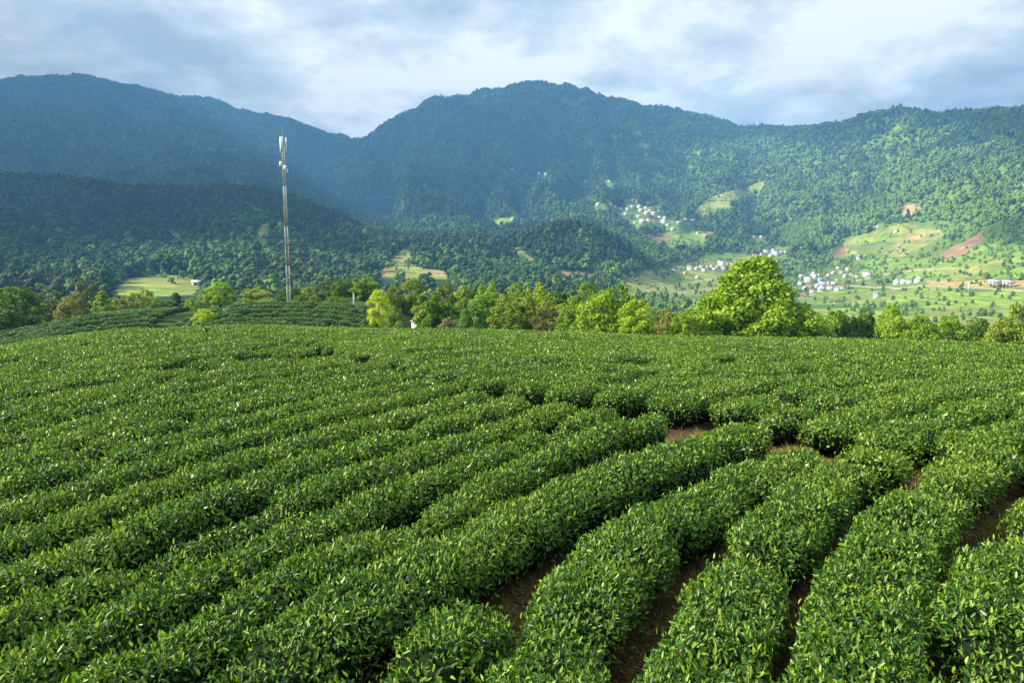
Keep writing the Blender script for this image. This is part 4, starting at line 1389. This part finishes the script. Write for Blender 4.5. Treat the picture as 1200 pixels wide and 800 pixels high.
HERO = [
    (880, 303, 74, 164, 'big', (0.185, 0.285, 0.022), 'very large round bright green tree rising above the field edge'),
    (944, 366, 70, 52, 'bushA', BRI, 'bright bush under the right side of the very large tree'),
    (818, 362, 69, 60, 'bushB', BRI, 'low bright green bush at the left foot of the very large tree'),
    (746, 351, 68, 44, 'roundA', (0.24, 0.33, 0.024), 'neat round yellow-green tree standing alone left of the very large tree'),
    (704, 346, 72, 66, 'bushA', (0.20, 0.30, 0.022), 'wide bright green double-crowned tree beside the neat round one'),
    (672, 352, 74, 36, 'bushB', MID, 'small green tree on the left of the wide double-crowned tree'),
    (780, 360, 80, 36, 'loose', BRO, 'thin brownish tree in the gap before the very large tree'),
    (798, 368, 67, 34, 'bushB', BRI, 'small leafy bush in the gap before the very large tree'),
    (719, 336, 100, 44, 'roundB', MID, 'taller green tree peering over the wide double-crowned tree'),
    (687, 331, 104, 38, 'roundA', (0.13, 0.20, 0.028), 'tall olive green tree behind the small green tree'),
    (655, 341, 98, 34, 'tall', DRK, 'dark green tree between the olive tree and the brown leafed shrub'),
    (640, 360, 76, 38, 'loose', (0.13, 0.13, 0.05), 'shrub with brown lower leaves at the edge of the tea'),
    (630, 334, 108, 30, 'roundB', YEL, 'yellow-green tree top in the middle of the tree belt'),
    (605, 333, 108, 30, 'roundA', (0.19, 0.27, 0.028), 'fresh green tree left of the yellow-green tree top in the middle'),
    (573, 332, 110, 32, 'roundB', BRI, 'bright rounded tree third to the left of the yellow-green tree top'),
    (590, 354, 82, 40, 'loose', OLI, 'olive feathery tree at the edge of the tea'),
    (553, 358, 84, 36, 'bushB', (0.12, 0.24, 0.05), 'small fresh green tree beside the feathery olive trees'),
    (545, 334, 112, 34, 'tall', OLI, 'slender olive tree left of the bright rounded tree'),
    (520, 329, 100, 38, 'loose', (0.13, 0.16, 0.04), 'feathery grey-olive willow-like tree, the taller of two'),
    (504, 340, 90, 40, 'loose', OLI, 'feathery olive willow-like tree, the lower of two'),
    (483, 326, 112, 34, 'roundA', (0.18, 0.25, 0.03), 'green tree with a yellowish top right of the small yellow tree'),
    (462, 334, 104, 24, 'loose', (0.15, 0.18, 0.035), 'thin yellowish tree directly behind the small yellow tree'),
    (444, 340, 92, 29, 'roundA', (0.36, 0.42, 0.024), 'small vivid yellow-green tree at the end of the terraces'),
    (462, 360, 86, 26, 'bushB', (0.15, 0.22, 0.04), 'pale green bush right of the small vivid yellow tree'),
    (527, 372, 78, 26, 'loose', (0.26, 0.20, 0.14), 'dry pinkish leafless shrub at the edge of the tea'),
    (499, 374, 76, 16, 'bushB', MID, 'small green bush in front of the little white hut'),
    (427, 326, 138, 38, 'roundB', MID, 'broad dark tree behind the small vivid yellow tree'),
    (402, 327, 142, 34, 'roundA', DRK, 'dark green tree behind the short white post'),
    (384, 329, 146, 36, 'roundA', (0.085, 0.13, 0.025), 'olive green round tree right of the mast'),
    (362, 338, 150, 30, 'bushA', OLI, 'low olive tree close on the right of the mast'),
    (340, 337, 138, 34, 'roundA', DRK, 'dark round tree directly behind the foot of the mast'),
    (300, 338, 146, 38, 'roundB', OLI, 'brownish olive tree left of the mast'),
    (258, 331, 132, 34, 'roundA', BRI, 'bright green rounded tree standing before the white roofed shed'),
    (236, 343, 138, 24, 'loose', OLI, 'thin olive tree left of the bright rounded tree'),
    (224, 350, 122, 15, 'bushB', BRI, 'small bright bush left of the thin olive tree'),
    (207, 343, 128, 24, 'cone', (0.06, 0.09, 0.022), 'dark pointed tree below the far meadow'),
    (168, 338, 140, 36, 'loose', OLI, 'grey-olive thin tree below the left end of the far meadow'),
    (188, 352, 132, 30, 'bushB', DRK, 'dark low bush between the thin and the pointed tree'),
    (147, 346, 134, 32, 'loose', BRO, 'brownish thin tree behind the left terraces'),
    (122, 341, 122, 32, 'cone', BRI, 'bright green bushy tree behind the left terraces'),
    (104, 326, 146, 34, 'loose', (0.13, 0.135, 0.04), 'tall yellowish thin tree on the left'),
    (82, 350, 128, 30, 'bushB', BRO, 'red-brown bush in front of the tall yellowish thin tree'),
    (60, 338, 138, 42, 'loose', (0.09, 0.125, 0.035), 'pale olive tree right of the dark tree at the left edge'),
    (20, 336, 108, 56, 'roundA', DRK, 'dense dark green tree at the left edge'),
    (-12, 338, 112, 56, 'roundB', DRK, 'dark tree cut by the left edge of the photo'),
    (240, 363, 93, 30, 'bushA', YEL, 'yellow-green shrub among the terraced tea rows'),
    (285, 359, 108, 22, 'bushB', YEL, 'small yellow-green shrub uphill of the bare cut between the terraces'),
    (352, 355, 118, 18, 'bushB', (0.15, 0.23, 0.025), 'low bright shrub right beside the foot of the mast'),
    (368, 356, 118, 16, 'bushB', (0.15, 0.23, 0.025), 'second low bright shrub to the right of the mast foot'),
    (392, 355, 116, 24, 'bushB', (0.16, 0.22, 0.025), 'low bright shrub left of the short white post'),
    (310, 357, 116, 30, 'bushA', (0.15, 0.24, 0.025), 'low bright shrubs left of the foot of the mast'),
    (975, 364, 84, 40, 'roundA', MID, 'middle green tree right of the bright bush under the very large tree'),
    (1004, 372, 76, 42, 'bushA', (0.075, 0.14, 0.022), 'olive bush in the hedge line below the valley village'),
    (1040, 357, 78, 28, 'roundA', BRI, 'bright pointed tree sticking out of the hedge line below the valley village'),
    (1046, 372, 74, 42, 'bushA', BRI, 'bright bush at the foot of the bright pointed tree'),
    (1078, 372, 72, 44, 'bushA', (0.18, 0.29, 0.024), 'bright green bush right of the bright pointed tree'),
    (1110, 372, 74, 42, 'bushB', (0.18, 0.29, 0.024), 'second bright green bush right of the bright pointed tree'),
    (1142, 376, 80, 48, 'bushA', (0.095, 0.165, 0.022), 'deeper green bush in the hedge line on the right'),
    (1170, 378, 70, 36, 'bushB', OLI, 'olive bush beside the yellow tree on the right edge'),
    (1196, 352, 70, 46, 'loose', (0.20, 0.27, 0.03), 'loose yellow-green tree at the right edge'),
    (1222, 362, 74, 50, 'bushA', MID, 'green bush cut by the right edge'),
    (1012, 364, 98, 26, 'bushB', (0.10, 0.17, 0.022), 'deeper green bush behind the hedge line below the valley village'),
]
for px, py, Y, w, kind, col, lab in HERO:
    low_ = kind.startswith('bush')
    add_tree(px, py, Y, w, kind, col, lab, 'trees behind the tea field', 'shrub' if low_ else 'tree', 'shrub' if low_ else 'tree')
g = np.random.default_rng(31)
FILL_COL = [((0.10, 0.18, 0.024), 'middle green'), (MID, 'green'), (OLI, 'olive green'), ((0.16, 0.25, 0.026), 'fresh green')]
ptop = lambda px: np.interp(px, [-60, 0, 60, 140, 240, 320, 420, 480, 560, 640, 720, 770, 800, 880, 950, 1010, 1060, 1130, 1260], [342, 343, 346, 350, 350, 348, 342, 342, 342, 346, 350, 368, 370, 366, 374, 376, 380, 382, 378])
for k in range(130):
    px = -60 + 1310 * (k + g.uniform(0.1, 0.9)) / 130
    Y = g.uniform(86, 128) if px > 450 else g.uniform(136, 180)
    if px > 760: Y = g.uniform(78, 120)
    col, cn = FILL_COL[g.integers(0, 4)]
    kd = ['roundA', 'roundB', 'tall', 'loose', 'bushA'][g.integers(0, 5)]
    lab = '%s tree filling the belt behind the taller trees' % cn if px < 760 else '%s tree filling the hedge line under the valley' % cn
    add_tree(px, float(ptop(px)) + g.uniform(0, 12), Y, g.uniform(30, 48), kd, col, lab, 'trees filling the belt behind the tea field')

# ------------------------------------------------------------------ houses
ROOF = {'w': M_PALE, 'r': M_RED, 'b': M_BLUE, 'g': M_GREY, 't': M_GREY}
RNAME = {'w': 'pale roofed white', 'r': 'red roofed white', 'b': 'blue roofed white', 'g': 'grey roofed white', 't': 'small tan'}
HM = {}


def house_meshes(kind, var):
    key = (kind, var)
    if key in HM: return HM[key]
    L, Wd, h = ((10, 6.5, 3.4), (10, 7.5, 5.6))[var]
    wall = MB()
    wall.box((0, 0, h / 2 - 1.5), (L, Wd, h + 3))
    for s in (-1, 1):      # gable ends
        x = s * (L / 2 - 0.12)
        e = 0.12
        wall.add([[x - e, -Wd / 2, h + .01], [x - e, Wd / 2, h + .01], [x - e, 0, h + Wd * .38], [x + e, -Wd / 2, h + .01], [x + e, Wd / 2, h + .01], [x + e, 0, h + Wd * .38]],
                 [[0, 1, 4, 3], [1, 2, 5, 4], [2, 0, 3, 5]], [[0, 2, 1], [3, 4, 5]])
    roof = MB()
    o = 0.6
    for s in (-1, 1):
        a = np.array([[-L / 2 - o, 0, h + Wd * .38 + .12], [L / 2 + o, 0, h + Wd * .38 + .12], [L / 2 + o, s * (Wd / 2 + o), h - .12], [-L / 2 - o, s * (Wd / 2 + o), h - .12]])
        v_ = np.concatenate([a, a + np.array([0, 0, .16])])
        roof.add(v_, [[0, 1, 2, 3], [4, 5, 6, 7], [0, 1, 5, 4], [1, 2, 6, 5], [2, 3, 7, 6], [3, 0, 4, 7]])
    win = []
    for fl in range(1 + var):
        for x in (-3.4, -1.1, 3.4):
            m_ = MB(); m_.box((x, -Wd / 2 - .02, 1.6 + 2.6 * fl), (1.2, .1, 1.2)); win.append(m_.mesh('window', [M_DARK]))
    dm = MB(); dm.box((1.2, -Wd / 2 - .02, 1.05), (1.1, .1, 2.1))
    HM[key] = (wall.mesh('wall', [M_TAN if kind == 't' else M_WHITE]), roof.mesh('roof', [ROOF[kind]]), dm.mesh('door', [M_DARK]), win)
    return HM[key]


g = np.random.default_rng(41)
hp, okh = march(HPX, HPY, 330.0, 4200.0, 5000)
# nothing tells most of them apart but where they stand, so they are counted from left to right
order = sorted(range(len(HOUSES)), key=lambda i: HOUSES[i][1])
count, total = {}, {}
for i in order: total[(HOUSES[i][0], HOUSES[i][4])] = total.get((HOUSES[i][0], HOUSES[i][4]), 0) + 1
for i in order:
    v, px, py, w, kind = HOUSES[i]
    key = (v, kind)
    count[key] = count.get(key, 0) + 1
    where = v.replace('the ', '', 1)
    lab = '%s house, %s of %s' % (RNAME[kind], 'only one' if total[key] == 1 else ordinal(count[key]) + ' from left', where)
    p = hp[i]
    wl, rf, dr, wn = house_meshes(kind, int(g.uniform() < 0.35))
    s = w / (10.5 if py < 280 else 11.5)
    face = math.atan2(p[0], p[1])
    r_ = new_obj('house', None, loc=(p[0], p[1], p[2] + 0.2))
    r_.rotation_euler = (0, 0, -face + g.choice([0, 0.4, -0.5, 1.2, -0.9]) + g.normal() * 0.1)
    r_.scale = (s, s, s)
    tag(r_, lab, 'house', 'houses of the valley villages')
    new_obj('wall', wl, r_); new_obj('roof', rf, r_); new_obj('door', dr, r_)
    for m_ in wn: new_obj('window', m_, r_)

# white roofed shed by the far meadow on the left
hs, _ = march(np.array([231.0]), np.array([334.0]), 330.0, 1500.0, 4000)
r_ = new_obj('shed', None, loc=(hs[0][0], hs[0][1], hs[0][2]))
r_.rotation_euler = (0, 0, 0.3)
tag(r_, 'low shed with a pale blue roof beside the far meadow on the left', 'shed')
mb = MB(); mb.box((0, 0, 0.6), (6.4, 4, 3.4)); new_obj('wall', mb.mesh('wall', [M_WHITE]), r_)
mb = MB()
mb.add([[-3.7, -2.6, 2.2], [3.7, -2.6, 2.2], [3.7, 2.6, 3.3], [-3.7, 2.6, 3.3], [-3.7, -2.6, 2.36], [3.7, -2.6, 2.36], [3.7, 2.6, 3.46], [-3.7, 2.6, 3.46]],
       [[0, 1, 2, 3], [4, 5, 6, 7], [0, 1, 5, 4], [1, 2, 6, 5], [2, 3, 7, 6], [3, 0, 4, 7]])
M_PBLUE = simple_mat('pale_blue_sheet', (0.50, 0.62, 0.68), 0.5, 0.1, 0.5)
new_obj('roof', mb.mesh('roof', [M_PBLUE]), r_)
mb = MB(); mb.box((-1, -2.02, 1.0), (1.6, .1, 2.0)); new_obj('door', mb.mesh('door', [M_DARK]), r_)

# little white hut hidden in the trees at the edge of the field
hh = place(490, 90)
r_ = new_obj('hut', None, loc=hh)
r_.rotation_euler = (0, 0, 0.5)
hz = z_at(490, 373, 90) - hh.z
tag(r_, 'little white hut half hidden among the trees behind the field', 'hut')
mb = MB(); mb.box((0, 0, hz / 2 - 0.6), (1.2, 1.2, hz + 0.4)); new_obj('wall', mb.mesh('wall', [M_WHITE]), r_)
mb = MB()
mb.box((0, 0, hz - 0.35), (1.5, 1.5, 0.12)); new_obj('roof', mb.mesh('roof', [M_GREY]), r_)
mb = MB(); mb.box((-0.1, -0.62, hz - 1.3), (0.5, 0.08, 1.5)); new_obj('door', mb.mesh('door', [M_DARK]), r_)

# pale tower on the spur
ht, _ = march(np.array([894.0]), np.array([221.0]), 330.0, 4000.0, 5000)
r_ = new_obj('watch_tower', None, loc=tuple(ht[0]))
tag(r_, 'small tan watch tower at the top of the bare spur', 'tower')
mb = MB(); mb.box((0, 0, 7), (5, 5, 20)); new_obj('wall', mb.mesh('wall', [M_TAN]), r_)
mb = MB()
mb.add([[-3.2, -3.2, 17.02], [3.2, -3.2, 17.02], [3.2, 3.2, 17.02], [-3.2, 3.2, 17.02], [0, 0, 20]], [[0, 1, 2, 3]], [[0, 1, 4], [1, 2, 4], [2, 3, 4], [3, 0, 4]])
new_obj('roof', mb.mesh('roof', [M_GREY]), r_)

# houses on stilts by the cut road
for k, (px, w) in enumerate(((1165, 13), (1181, 12))):
    hs, _ = march(np.array([float(px)]), np.array([337.0]), 330.0, 2500.0, 5000)
    r_ = new_obj('stilt_house', None, loc=(hs[0][0], hs[0][1], hs[0][2]))
    r_.rotation_euler = (0, 0, -math.atan2(hs[0][0], hs[0][1]))
    r_.scale = (w / 12,) * 3
    tag(r_, ('white house on stilts by the road cut, left of two', 'white house on stilts by the road cut, right of two')[k], 'house', 'houses on stilts by the road')
    mb = MB(); mb.box((0, 0, 5.2), (11, 6, 3)); new_obj('wall', mb.mesh('wall', [M_WHITE]), r_)
    mb = MB()
    for s in (-1, 1):
        a = np.array([[-6, 0, 8.3], [6, 0, 8.3], [6, s * 3.6, 6.6], [-6, s * 3.6, 6.6]])
        mb.add(np.concatenate([a, a + np.array([0, 0, .16])]), [[0, 1, 2, 3], [4, 5, 6, 7], [0, 1, 5, 4], [1, 2, 6, 5], [2, 3, 7, 6], [3, 0, 4, 7]])
    new_obj('roof', mb.mesh('roof', [M_PALE]), r_)
    for x in (-5, -1.7, 1.7, 5):
        for y in (-2.6, 2.6):
            mb = MB(); mb.tube([[x, y, -3], [x, y, 3.72]], 0.22, 6); new_obj('stilt', mb.mesh('stilt', [M_CONC]), r_)
    for x in (-3.4, 0, 3.4):
        mb = MB(); mb.box((x, -3.02, 5.4), (1.3, .1, 1.2)); new_obj('window', mb.mesh('window', [M_DARK]), r_)
# white post by the road
hs, _ = march(np.array([1135.0]), np.array([341.0]), 330.0, 2500.0, 5000)
mb = MB(); mb.box((0, 0, 4), (1.1, 1.1, 12)); mb.box((0, 0, 10.3), (1.7, 1.7, 0.6))
tag(new_obj('marker_post', mb.mesh('marker_post', [M_WHITE]), loc=tuple(hs[0])), 'white pillar beside the road cut, left of the stilt houses', 'pillar')
